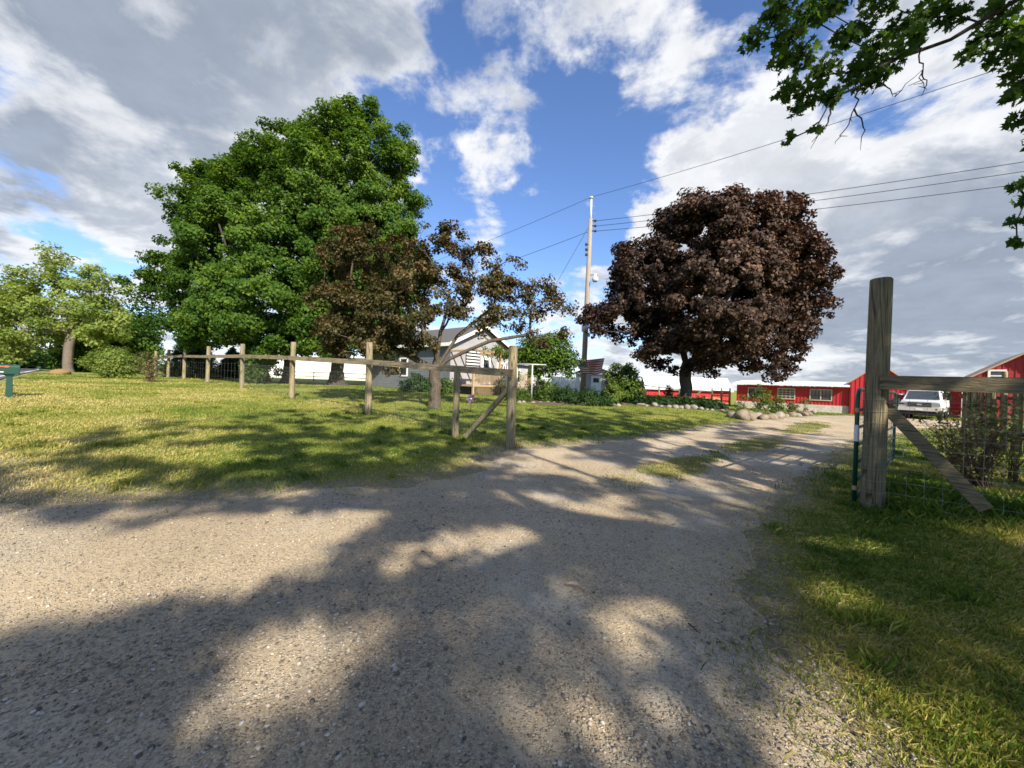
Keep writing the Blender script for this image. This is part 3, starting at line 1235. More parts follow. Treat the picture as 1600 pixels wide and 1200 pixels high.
tree("crabapple_tree", "spreading brown leaved crabapple with grey trunk behind the post and rail fence", "tree", CB, at(680, 580, DC),
     px_lobes([(560, 425, 62), (525, 470, 42), (620, 415, 55), (682, 400, 42), (580, 500, 62, -.8), (640, 470, 62, -1), (742, 420, 42), (790, 432, 36), (690, 470, 50), (832, 470, 40), (760, 468, 48), (868, 492, 30), (522, 525, 34, -.4), (695, 372, 22), (815, 505, 30, -.4), (540, 400, 28), (785, 505, 34, -.3), (845, 518, 26, -.3), (880, 528, 18), (650, 530, 36, -.8), (600, 550, 26, -.6)], DC),
     820, 60, 0.11, 0.27, LM['crab'], M['bark_crab'], 0.225, boughs=(135, .5), bsep=.85, lobe_in=.08, up=0.35, tone0=0.5, sun_tone=0.12, extra_trunk=ex, flare=1.35, step=0.4, r_tip=0.009, thin=crab_thin)

# roadside tree and its neighbours on the left
tree("roadside_tree", "airy pale green roadside tree with thick forked trunk", "tree", on_ground(106, 40), at(108, 515, 40),
     px_lobes([(110, 430, 42), (60, 440, 45), (150, 445, 38), (30, 480, 45), (90, 480, 55), (160, 490, 45), (15, 530, 38), (60, 520, 40), (155, 515, 36), (190, 505, 24), (125, 405, 18), (70, 410, 20), (175, 440, 16), (-20, 470, 45), (-10, 545, 30)], 40),
     430, 66, 0.26, 0.80, LM['road'], M['bark_grey'], 0.38, flare=1.35, boughs=(80, 1.4), tone0=.68, shell=0.35, squash=0.6, step=1.2, r_tip=0.025)
tree("roadside_tree", "darker green tree standing behind the airy roadside tree", "tree", on_ground(150, 47), at(150, 550, 47),
     px_lobes([(155, 535, 42), (190, 535, 40), (215, 550, 24), (125, 550, 30), (185, 505, 22)], 47),
     150, 110, 0.42, 1.3, LM['maple2'], M['bark_maple'], 0.35, mind=0.9, step=1.4)
tree("roadside_tree", "dark tree across the road behind the green mailbox", "tree", on_ground(8, 62), at(8, 560, 62),
     px_lobes([(5, 545, 30), (35, 555, 24), (-40, 540, 40), (20, 565, 22), (-20, 570, 26)], 62),
     130, 110, 0.5, 1.5, LM['dark'], M['bark_maple'], 0.4, mind=1.0, step=1.6)
tree("roadside_tree", "low green tree at the far end of the road", "tree", on_ground(78, 75), at(78, 572, 75),
     px_lobes([(80, 566, 16), (105, 566, 18), (128, 566, 16)], 75),
     70, 110, 0.5, 1.5, LM['maple2'], M['bark_maple'], 0.3, mind=1.0, step=1.6)


def spruce(label, base, h, r, n=26, group=None, lm='spruce'):
    root = empty("spruce_tree", base, label, "tree", group)
    b = Vector(base)
    mb = MB()
    mb.tube([b - Vector((0, 0, .1)), b + Vector((0, 0, h * .5)), b + Vector((0, 0, h * .98))], [r * .09, r * .05, .02], 8)
    Ps, Ns, Ts, Td = [], [], [], []
    for k in range(n):
        t = (k + .5) / n
        z = h * (0.05 + 0.93 * t)
        rr = r * (1 - t) ** 0.85 + 0.12
        nb = max(5, int(13 * (1 - t) + 4))
        a0 = R.random() * 6.28
        for j in range(nb):
            a = a0 + 6.283 * j / nb + R.normal() * .12
            ln = rr * R.uniform(.75, 1.1)
            d = np.array([math.cos(a), math.sin(a), 0])
            mb.tube([b + Vector((0, 0, z)), b + Vector((d[0] * ln * .95, d[1] * ln * .95, z - ln * .18))], [.03, .008], 4, cap=False)
            m = int(16 + 46 * ln / r)
            q = R.random(m) ** .7
            p = np.outer(q * ln, d)
            p += np.cross(d, [0, 0, 1])[None, :] * (R.normal(size=m) * .16 * ln * (1.05 - q))[:, None]
            p[:, 2] += z - q * ln * .2 + R.normal(size=m) * .08
            nn = rand_unit(m) * .5 + np.array([0, 0, .8])
            Ps.append(p)
            Ns.append(nn / np.linalg.norm(nn, axis=1)[:, None])
            Ts.append(np.clip(.45 + .3 * (q - .5) + .15 * R.normal(size=m), 0, 1))
            Td.append(np.tile(d, (m, 1)))
    mb.build("trunk", M['bark_maple'], root)
    P, N, T, D_ = np.vstack(Ps), np.vstack(Ns), np.concatenate(Ts), np.vstack(Td)
    cr = link("crown", leaf_mesh("crown", P, N, np.full(len(P), .34) * (0.7 + .6 * R.random(len(P))), T, 'kite', D_, 0.16), LM[lm], root)
    cr["kind"] = "stuff"
    return root


spruce("blue green spruce showing its layered boughs left of the big maples", on_ground(300, 36), 6.8, 2.2)
spruce("smaller spruce behind the fence, low under the maple boughs", on_ground(362, 40), 3.2, 1.9, 16)


def shrub(name, label, cat, base, h, r, n_stem, per, leaf, lmat, stem_mat, rc=0.2, lobes=None, n_clump=40, group=None, up=0.45, spread=0.8, tone0=0.5, bare=0.0, rs=0.012):
    root = empty(name, base, label, cat, group)
    b = v3(base)
    if lobes is None:
        lobes = [(b[0], b[1], b[2] + h * .55, r, r, h * .48)]
    C = poisson_in_lobes(lobes, n_clump, 0.25, rc * .6)
    C = C[C[:, 2] > b[2] + rc * 0.4]
    mb = MB()
    for s in range(n_stem):
        tgt = C[R.integers(len(C))]
        p0 = b + np.array([R.normal() * r * .12, R.normal() * r * .12, -.03])
        mid = (p0 + tgt) / 2 + np.array([(tgt[0] - p0[0]) * -.18, (tgt[1] - p0[1]) * -.18, h * .1]) + R.normal(size=3) * .04 * r
        pts = [p0 + 0 * mid]
        for t in (.33, .66, 1):
            pts.append((1 - t) ** 2 * p0 + 2 * t * (1 - t) * mid + t * t * tgt)
        mb.tube(pts, [rs * 1.3, rs, rs * .75, rs * .4], 5, cap=False)
        for w in range(2):
            q = pts[2] + R.normal(size=3) * r * .3 * np.array([1, 1, .6]) + np.array([0, 0, .15 * h])
            mb.tube([pts[2], (pts[2] + q) / 2 + R.normal(size=3) * .02, q], [rs * .6, rs * .5, rs * .3], 4, cap=False)
    mb.build("stem", stem_mat, root)["kind"] = "stuff"
    keep = C[R.random(len(C)) > bare]
    P, N, S, T = clump_leaves(keep, rc * (0.7 + .6 * R.random(len(keep))), per, leaf, .8, up, b + np.array([0, 0, h * .3]), tone0 + .15 * R.normal(size=len(keep)))
    P -= b
    cr = link("foliage", leaf_mesh("foliage", P, N, S, T), lmat, root)
    cr["kind"] = "stuff"
    return root


# small green fruit tree right of the house
tree("apple_tree", "small leafy green tree in front of the grey house wing", "tree", on_ground(836, 23), at(842, 590, 23),
     px_lobes([(855, 550, 28), (828, 548, 22), (882, 560, 18), (850, 572, 20), (870, 538, 18), (888, 578, 12)], 23),
     130, 60, 0.15, 0.42, LM['maple2'], M['bark_twig'], 0.09, mind=0.3, step=.5, r_tip=.008, tone0=.62)

# ---------------------------------------------------------------- the shade tree at the right, partly in view
# regions of the ground the sun reaches freely, given as photograph pixels; boughs that would shade them are absent
LIT = [[(-300, 700), (0, 735), (190, 660), (480, 625), (800, 590), (-300, 590)],
       [(-400, 800), (30, 808), (150, 830), (330, 800), (520, 800), (640, 790), (560, 850), (520, 890), (400, 930), (300, 950), (120, 985), (-30, 1000), (-400, 1000)],
       [(380, 1010), (480, 960), (540, 1000), (440, 1060), (400, 1080)],
       [(150, 1190), (260, 1090), (400, 1120), (260, 1230)],
       [(930, 920), (990, 910), (1010, 960), (960, 985)], [(860, 780), (980, 770), (1000, 815), (900, 830)],
       [(1180, 1010), (1330, 1060), (1420, 1150), (1300, 1160), (1200, 1080)], [(1290, 900), (1420, 930), (1380, 975), (1270, 950)],
       [(820, 710), (900, 706), (880, 745), (800, 740)], [(780, 820), (840, 830), (820, 870), (770, 850)], [(1000, 690), (1120, 670), (1120, 690), (1020, 712)]]
LITW = []
for poly in LIT:
    q = []
    for (u, v) in poly:
        d = pixdir(u, max(v, 612 + 0.035 * (u - 800) if v < 640 else v))
        t = -CAMH / min(d.z, -0.02)
        q.append((d.x * t, d.y * t))
    LITW.append(q)


def shade_tree():
    base = Vector((7.6, -3.2, Hs(7.6, -3.2)))
    root = empty("silver_maple_tree", base, "overhanging silver maple whose dark boughs reach in above the gate", "tree")
    # candidates through a wide crown
    lob = [(6.5, -4.5, 9.5, 9.5, 7.5, 4.2), (1.5, -6.5, 9.0, 6.5, 4.5, 3.0), (11.5, 0.5, 9.5, 6.0, 6.5, 4.0), (7, -10, 8.5, 7, 4.5, 3.5), (13, -5, 9, 6, 6, 4), (5.5, -9.5, 9, 6.5, 4, 3), (5, -8, 8, 5, 3, 2.5)]
    C = poisson_in_lobes(lob, 7600, 0.3, 0.25, 6)
    k = 1.0 / math.tan(SUN_EL)
    gx = C[:, 0] - SUNH.x * k * C[:, 2]
    gy = C[:, 1] - SUNH.y * k * C[:, 2]
    ok = np.ones(len(C), bool)
    for q in LITW:
        ok &= poly_sd(gx, gy, q) + .35 * vnoise(gx, gy, 1.5, 24) > 0.06
    # holes in the unseen crown follow the sun rays, shaped to cast dapples
    hol = .3 * vnoise(gx, gy, 0.7, 21) + 1.15 * vnoise(gx, gy, 2.3, 22) + .45 * vnoise(gx, gy, 4.5, 23)
    ok &= hol < np.where(gy < 3.2, 0.20, 0.12)
    # keep what the photograph shows no foliage of clear
    y = np.maximum(C[:, 1], 1e-3)
    infr = (C[:, 1] > 0.2) & (np.abs(C[:, 0]) / y < 1.55) & ((C[:, 2] - CAMH) / y < 1.25)
    ok &= ~infr
    C = C[ok]
    # the part seen at the upper right of the photograph
    seen = [(1180, 62, 4.9, 26), (1215, 12, 5.0, 30), (1230, 55, 4.9, 34), (1262, 25, 5.1, 30), (1290, 12, 5.2, 30), (1255, 88, 4.9, 30), (1285, 110, 4.8, 32), (1220, 95, 4.8, 22),
            (1230, 140, 4.7, 26), (1265, 150, 4.7, 28), (1300, 150, 4.7, 22), (1245, 170, 4.6, 18), (1234, 215, 4.6, 13), (1277, 200, 4.6, 14), (1320, 60, 5.1, 26), (1340, 110, 4.9, 30), (1365, 80, 5.0, 30),
            (1345, 45, 5.2, 24), (1355, 130, 4.8, 24), (1378, 118, 4.7, 18), (1405, 45, 5.2, 30), (1425, 60, 5.0, 30), (1395, 95, 4.9, 26), (1440, 30, 5.2, 26), (1460, 10, 5.3, 28), (1490, 25, 5.0, 30),
            (1515, 85, 4.7, 20), (1545, 55, 4.8, 30), (1575, 80, 4.6, 34), (1560, 20, 5.0, 34), (1598, 40, 4.6, 34), (1600, 110, 4.5, 30), (1585, 150, 4.4, 18), (1592, 185, 4.3, 20), (1610, 130, 4.4, 30),
            (1590, 290, 4.2, 16), (1585, 345, 4.2, 14), (1590, 378, 4.2, 13), (1605, 310, 4.2, 20), (1620, 60, 4.6, 40), (1310, 5, 5.3, 22), (1385, 10, 5.4, 22), (1205, 25, 5.0, 20), (1360, 0, 5.4, 25), (1640, 200, 4.3, 40), (1640, 350, 4.2, 30)]
    VC = np.array([tuple(at(u, v, d)) for u, v, d, r in seen])
    VR = np.array([r * d / FPX * 0.80 for u, v, d, r in seen])
    # main limb through the picture
    trunk = trunk_line(base, base + Vector((-.2, .3, 4.6)), 5, .08)
    st = len(trunk) - 1
    limb = [Vector((8.3, .8, 6.2)), Vector((8.0, 2.6, 6.7)), at(1640, -30, 4.9), at(1580, 5, 4.9), at(1530, 35, 4.9), at(1485, 62, 4.9), at(1440, 78, 4.9), at(1400, 92, 4.85), at(1372, 105, 4.8)]
    prev = st
    for q in limb:
        trunk.append((tuple(q), prev))
        prev = len(trunk) - 1
    prev = st
    for q in [Vector((5, -5, 7.5)), Vector((2.5, -6.3, 8.6)), Vector((0, -7, 9.2))]:
        trunk.append((tuple(q), prev))
        prev = len(trunk) - 1
    prev = st + 2
    for q in [Vector((8.2, 3.0, 6.0)), at(1700, 120, 4.5), at(1660, 220, 4.3), at(1640, 300, 4.2)]:
        trunk.append((tuple(q), prev))
        prev = len(trunk) - 1
    nodes, par = grow(trunk, np.vstack([VC, C]), 0.5, 0.1, 0.07, start=st)
    mb = MB()
    branch_mesh(mb, nodes, par, 0.36, 0.008, st)
    for (pts) in [[(1372, 105), (1385, 140), (1400, 150), (1440, 110)], [(1440, 78), (1438, 112), (1448, 140)], [(1345, 130), (1335, 170), (1320, 205), (1305, 225)], [(1335, 170), (1350, 200), (1345, 225)],
                  [(1300, 170), (1290, 200), (1268, 222)], [(1438, 112), (1450, 128), (1440, 150)]]:
        q = [at(u, v, 4.7) for u, v in pts]
        w = []
        for i in range(len(q) - 1):
            for k in range(4):
                w.append(q[i].lerp(q[i + 1], k / 4) + Vector((rnd.uniform(-1, 1), rnd.uniform(-1, 1), rnd.uniform(-1, 1))) * .022)
        w.append(q[-1])
        mb.tube(w, [.011 - .009 * i / len(w) for i in range(len(w))], 4, cap=False)
        for k in (3, 6, 9):
            if k < len(w):
                mb.tube([w[k], w[k] + Vector((rnd.uniform(-.12, .12), rnd.uniform(-.1, .1), rnd.uniform(-.12, .02)))], [.005, .002], 4, cap=False)
    mb.tube([base - Vector((0, 0, .2)), base, base + Vector((0, 0, .5)), base + Vector((0, 0, 1.2))], [.8, .68, .52, .46], 12, cap=False, wob=.06)
    mb.build("trunk", M['bark_twig'], root)
    P1, N1, S1, T1 = clump_leaves(VC, VR, (VR / .22) ** 2 * 125, 0.088, 0.85, 0.25, None, None)
    rc = 0.17 + .16 * R.random(len(C))
    P2, N2, S2, T2 = clump_leaves(C, rc, (rc / .25) ** 2 * 34, 0.115, .55, .5, None, None)
    b = np.array(base)
    # wind pushes the leaves over to the left
    td = np.tile(np.array([-.55, .1, -.5]), (len(P1), 1))
    o1 = link("foliage", leaf_mesh("foliage", P1 - b, N1, S1, T1, 'maple', td), LM['silver'], root)
    o1["kind"] = "stuff"
    o2 = link("crown", leaf_mesh("crown", P2 - b, N2, S2, T2), LM['silver'], root)
    o2["kind"] = "stuff"


shade_tree()

# ---------------------------------------------------------------- fences and gate


def post_mesh(mb, base, h, r, lean=(0, 0), n=12, sink=0.2, chamfer=True):
    b = Vector(base)
    top = b + Vector((lean[0], lean[1], h))
    mb.tube([b - Vector((0, 0, sink)), b.lerp(top, .05), b.lerp(top, .35), b.lerp(top, .7), top - Vector((0, 0, .02)), top], [r * 1.06, r * 1.04, r, r * .97, r * .95, r * .86], n, wob=.025)


def left_fence():
    corner = gpt(797, 700)
    brp = gpt(711, 683)
    tops = [(800, 545)]
    posts = [(corner, 2.27, .105)]
    root = empty("post_and_rail_fence", corner, "weathered wooden post and rail fence with wire mesh across the lawn", "fence")
    dirf = Vector((-0.77, 0.638, 0))
    pos = [corner]
    for u, Y in ((577, 12.5), (456, 15.9), (378, 20.2), (324, 24.2), (287, 28.3), (262, 32.0), (242, 36.0)):
        pos.append(on_ground(u, Y))
    for i, p in enumerate(pos):
        mb = MB()
        post_mesh(mb, p, 2.27 if i == 0 else 2.33, .105 if i == 0 else .108, (rnd.uniform(-.03, .03), rnd.uniform(-.03, .03)))
        mb.build("post", M['wood_post'], root)
    mb = MB()
    post_mesh(mb, brp, 1.72, .085)
    mb.build("post", M['wood_post'], root)
    perp = Vector((-0.638, -0.77, 0))
    for i in range(len(pos) - 1):
        a, b = pos[i], pos[i + 1]
        za, zb = a.z + 1.68, b.z + 1.68 + rnd.uniform(-.03, .03)
        if i == 0:
            za = a.z + 1.66
        d = (b - a).normalized() * .1
        off = perp * .135
        mb = MB()
        n = 6
        for k in range(n):
            pass
        p = Vector((a.x, a.y, za)) + off - d * (1.2 if i == 0 else 0)
        q = Vector((b.x, b.y, zb)) + off - d * .05
        mid = p.lerp(q, .5) - Vector((0, 0, .015))
        mb.bar(p, q, .04, .165)
        o = mb.build("rail", M['wood_rail'], root)
    # diagonal brace
    mb = MB()
    mb.bar(corner + Vector((-.10, .05, 1.28)), brp + Vector((.28, -.2, .03)), .085, .10)
    mb.build("brace", M['wood_post'], root)
    # woven wire
    mb = MB()
    run = [corner, brp] + pos[1:]
    for i in range(len(run) - 1):
        a, b = run[i], run[i + 1]
        Ln = (b - a).length
        far = i >= 4
        for h in (np.arange(.08, 1.55, .15) if not far else np.arange(.1, 1.55, .4)):
            mb.tube([a + Vector((0, 0, h)), a.lerp(b, .5) + Vector((0, 0, h)), b + Vector((0, 0, h))], 0.0016 if not far else .0018, 3, cap=False)
        stp = .1 if not far else .6
        for k in range(1, int(Ln / stp)):
            p = a.lerp(b, k * stp / Ln)
            p.z = Hs(p.x, p.y)
            mb.tube([p + Vector((0, 0, .03)), p + Vector((0, 0, 1.55))], .0014 if not far else .0018, 3, cap=False)
    mb.build("wire_mesh", M['wire'], root)["kind"] = "stuff"
    return pos


FPOS = left_fence()


def right_fence():
    p0 = gpt(1362, 797)
    root = empty("gate_post_fence", p0, "tall grey timber gatepost with rail and diagonal brace beside the green gate", "fence")
    mb = MB()
    post_mesh(mb, p0, 3.04, .122, (.01, .0), 16, .3)
    mb.build("post", M['wood_dark'], root)
    p2 = p0 + A * 2.35
    p2.z = Hs(p2.x, p2.y)
    mb = MB()
    post_mesh(mb, p2, 2.4, .11, (0, 0), 14, .3)
    mb.build("post", M['wood_dark'], root)
    front = -B * .14
    # top edge of rail at about the height seen
    za, zb = p0.z + 1.685, p0.z + 1.67
    mb = MB()
    mb.bar(p0 + front + A * .02 + Vector((0, 0, za)), p0 + front + A * 2.6 + Vector((0, 0, zb)), .045, .175)
    mb.build("rail", M['wood_dark_rail'], root)
    mb = MB()
    mb.bar(p0 + A * .10 + Vector((0, 0, 1.36)), p0 + A * .96 + Vector((0, 0, .24)), .09, .135)
    mb.build("brace", M['wood_dark_rail'], root)
    mb = MB()
    mb.box(-.02, .17, -.07, .07, 1.385, 1.40)
    m2 = MB(frame(p0))
    m2.box(-.02, .26, -.08, .08, 1.41, 1.425)
    m2.build("brace_plate", M['black_metal'], root)
    mb = MB()
    for h in np.arange(.1, 1.55, .15):
        mb.tube([p0 + B * .02 + Vector((0, 0, h)), p2 + B * .02 + Vector((0, 0, h))], .0018, 4, cap=False)
        # turns of wire round the post
        ring = [p0 + Vector((math.cos(a) * .128, math.sin(a) * .128, h)) for a in np.linspace(0, 6.283, 15)]
        mb.tube(ring, .0022, 3, cap=False)
    for k in range(1, 15):
        p = p0.lerp(p2, k / 15)
        mb.tube([p + B * .02 + Vector((0, 0, .04)), p + B * .02 + Vector((0, 0, 1.5))], .0017, 4, cap=False)
    mb.build("wire_mesh", M['wire'], root)["kind"] = "stuff"
    return p0


GP = right_fence()


def gate():
    n0 = gpt(1334, 792)
    n1 = on_ground(1400, 8.7)
    n1.z = n0.z
    root = empty("tube_gate", n0, "open dark green tubular farm gate with white tape beside the tall post", "gate")
    d = (n1 - n0).normalized()
    Lg = (n1 - n0).length
    up = Vector((0, 0, 1))

    def pt(t, z):
        return n0 + d * t + up * z
    mb = MB()
    r = .10
    arc = [pt(0, .06)]
    arc += [pt(0, 1.42)]
    for a in np.linspace(0, math.pi / 2, 5)[1:]:
        arc.append(pt(.16 - .16 * math.cos(a), 1.42 + .16 * math.sin(a)))
    for a in np.linspace(math.pi / 2, 0, 5):
        arc.append(pt(Lg - .16 + .16 * math.cos(a), 1.42 + .16 * math.sin(a)))
    arc.append(pt(Lg, .10))
    arc.append(pt(.0, .10))
    mb.tube(arc, .026, 8)
    mb.build("frame", M['green_paint'], root)
    for z in (.34, .58, .82, 1.06, 1.30):
        MB().tube([pt(0, z), pt(Lg, z)], .019, 8).build("bar", M['green_paint'], root)
    for t in (.33, .66):
        MB().tube([pt(Lg * t, .10), pt(Lg * t, 1.57)], .024, 8).build("upright", M['green_paint'], root)
    MB().tube([pt(0, .88), pt(0, 1.10)], .0285, 10, cap=False).build("white_tape", M['tape_white'], root)
    MB().tube([pt(0, .22), pt(0, .28)], .0285, 10, cap=False).build("tan_tape", M['tape_tan'], root)
    MB().tube([pt(0, 1.27), pt(0, 1.33)], .0285, 10, cap=False).build("tan_tape", M['tape_tan'], root)
    mb = MB()
    e = pt(Lg, 0)
    q = A * .16
    mb.tube([e + up * .44, e + q + up * .44, e + q + up * .16, e + up * .16], .009, 5)
    mb.tube([e + up * .30, e + q + up * .30], .007, 5)
    mb.build("latch_frame", M['steel'], root)
    mb = MB()
    for z in np.arange(.16, 1.5, .1):
        mb.tube([pt(.02, z), pt(Lg - .02, z)], .002, 3, cap=False)
    for t in np.arange(.15, Lg, .15):
        mb.tube([pt(t, .1), pt(t, 1.55)], .002, 3, cap=False)
    mb.build("mesh_panel", M['wire'], root)["kind"] = "stuff"


gate()


def pole_fence():
    p0 = on_ground(1508, 12.2)
    root = empty("pole_fence", p0, "fence of rough upright poles behind the bare stemmed shrub", "fence")
    k = 0
    us = [1512, 1522, 1533, 1546, 1556, 1571, 1592, 1610, 1630]
    for i, u in enumerate(us):
        p = on_ground(u, 12.2 - (u - 1508) * .012)
        mb = MB()
        h = rnd.uniform(1.75, 2.0) if u != 1571 else 2.35
        post_mesh(mb, p, h, rnd.uniform(.05, .085) if i % 3 else .10, (rnd.uniform(-.05, .05), rnd.uniform(-.05, .05)), 8)
        mb.build("pole", M['wood_post'] if i % 2 else M['wood_dark'], root)
    a, b = on_ground(1508, 12.3), on_ground(1632, 10.8)
    for z in (.5, 1.55):
        MB().bar(a + Vector((0, .1, z)), b + Vector((0, .1, z)), .04, .10).build("rail", M['wood_dark_rail'], root)


pole_fence()


def shrub_right():
    b = on_ground(1533, 6.6)
    shrub("bare_shrub", "bare reddish stemmed shrub with few leaves behind the wooden brace", "shrub", b, 1.75, .75, 46, 20, .055, LM['olive'], M['stem_red'], .16, n_clump=75, bare=.25, rs=.009)
    b2 = on_ground(1495, 7.6)
    shrub("bare_shrub", "shorter leafy shrub left of the bare reddish stems", "shrub", b2, 1.25, .5, 22, 16, .055, LM['olive'], M['stem_red'], .16, n_clump=45, bare=.2, rs=.007)
    b3 = on_ground(1590, 7.2)
    shrub("bare_shrub", "thin grey green shrub in front of the rough pole fence", "shrub", b3, 1.3, .6, 18, 16, .055, LM['shrub'], M['stem_red'], .16, n_clump=40, bare=.2, rs=.007)


shrub_right()

# left shrubs
shrub("round_shrub", "dense yellow green shrub on the lawn, left of the fence's end", "shrub", on_ground(178, 25.5), 2.1, 1.9, 26, 85, .11, LM['road'], M['bark_twig'], .40, n_clump=110,
      lobes=[(*(on_ground(165, 25.5) + Vector((0, 0, 1.0))), 1.1, 1.1, .95), (*(on_ground(190, 25.5) + Vector((0, 0, .95))), 1.0, 1.0, .95)], tone0=.55)
shrub("thin_shrub", "thin reddish twiggy shrub beside the dense yellow green shrub", "shrub", on_ground(235, 22.5), 1.75, .75, 26, 24, .08, LM['olive'], M['stem_red'], .22, n_clump=60, bare=.15, rs=.012)

# ---------------------------------------------------------------- mailbox


def mailbox():
    g = gpt(14, 621)
    root = empty("mailbox", g, "dark green plastic mailbox on a post beside the road", "mailbox")
    ax = (RN * 1.0).normalized()      # box points at the road
    ay = Vector((-ax.y, ax.x, 0))
    F = frame(g, ax, ay) @ Matrix.Scale(0.86, 4)
    mb = MB(F)
    mb.add([(-.08, -.075, -.05), (.08, -.075, -.05), (.08, .075, -.05), (-.08, .075, -.05), (-.065, -.065, .72), (.065, -.065, .72), (.065, .065, .72), (-.065, .065, .72), (-.12, -.09, .80), (.16, -.09, .80), (.16, .09, .80), (-.12, .09, .80)],
           [(0, 1, 5, 4), (1, 2, 6, 5), (2, 3, 7, 6), (3, 0, 4, 7), (4, 5, 9, 8), (5, 6, 10, 9), (6, 7, 11, 10), (7, 4, 8, 11), (8, 9, 10, 11)])
    mb.build("post", M['mail_green'], root)
    prof = [(-.12, .80), (.12, .80), (.125, .84), (.125, 1.04)] + [(.125 * math.cos(a), 1.04 + .10 * math.sin(a)) for a in np.linspace(.2, math.pi - .2, 9)] + [(-.125, 1.04), (-.125, .84)]
    mb = MB(F)
    n = len(prof)
    vs = [(-.22, y, z) for y, z in prof] + [(.42, y, z) for y, z in prof]
    mb.add(vs, [tuple(range(n)), tuple(range(2 * n - 1, n - 1, -1))] + [(i + n, (i + 1) % n + n, (i + 1) % n, i) for i in range(n)])
    mb.build("box", M['mail_green'], root)
    mb = MB(F)
    mb.box(.41, .435, -.128, .128, .82, 1.10)
    mb.build("door", M['mail_green'], root)
    mb = MB(F)
    mb.box(.0, .26, .127, .140, 1.045, 1.075)
    mb.box(.02, .10, .127, .142, 1.03, 1.09)
    mb.build("signal_flag", M['orange_flag'], root)
    MB(F).box(.12, .34, .127, .133, .86, .89).build("name_strip", M['white'], root)


mailbox()


def lump(name, label, cat, p, rx, ry, rz, mat, group=None, seed=0, kind=None, sub=2, jag=.18, rot=None, sink=.25):
    import bmesh
    bm = bmesh.new()
    bmesh.ops.create_icosphere(bm, subdivisions=sub, radius=1)
    rg = np.random.default_rng(seed)
    dirs = rg.normal(size=(7, 3))
    dirs /= np.linalg.norm(dirs, axis=1)[:, None]
    am = rg.uniform(-jag, jag, 7)
    for v in bm.verts:
        c = np.array(v.co)
        s = 1 + sum(a * max(0, float(c @ d)) ** 2 for a, d in zip(am, dirs)) + rg.normal() * jag * .10
        # flattened facets
        v.co = Vector(c * s)
        v.co.x *= rx
        v.co.y *= ry
        v.co.z = max(v.co.z * rz, -rz * .75) + rz * (1 - sink * 2)
    me = bpy.data.meshes.new(name)
    bm.to_mesh(me)
    bm.free()
    me.polygons.foreach_set("use_smooth", [sub > 1] * len(me.polygons))
    o = link(name, me, mat)
    o.location = p
    o.rotation_euler = (0, 0, rot if rot is not None else rg.uniform(0, 6))
    tag(o, label, cat, group, kind)
    return o


lump("wood_chip_pile", "low orange pile of wood chips near the roadside tree trunk", "chip pile", on_ground(92, 29), .55, .4, .26, M['chips'], seed=4, sub=4, jag=.35, sink=.35)

# ---------------------------------------------------------------- house


def lap_wall(mb, x0, x1, z0, z1, y, dy=-.012, step=.14):
    pass


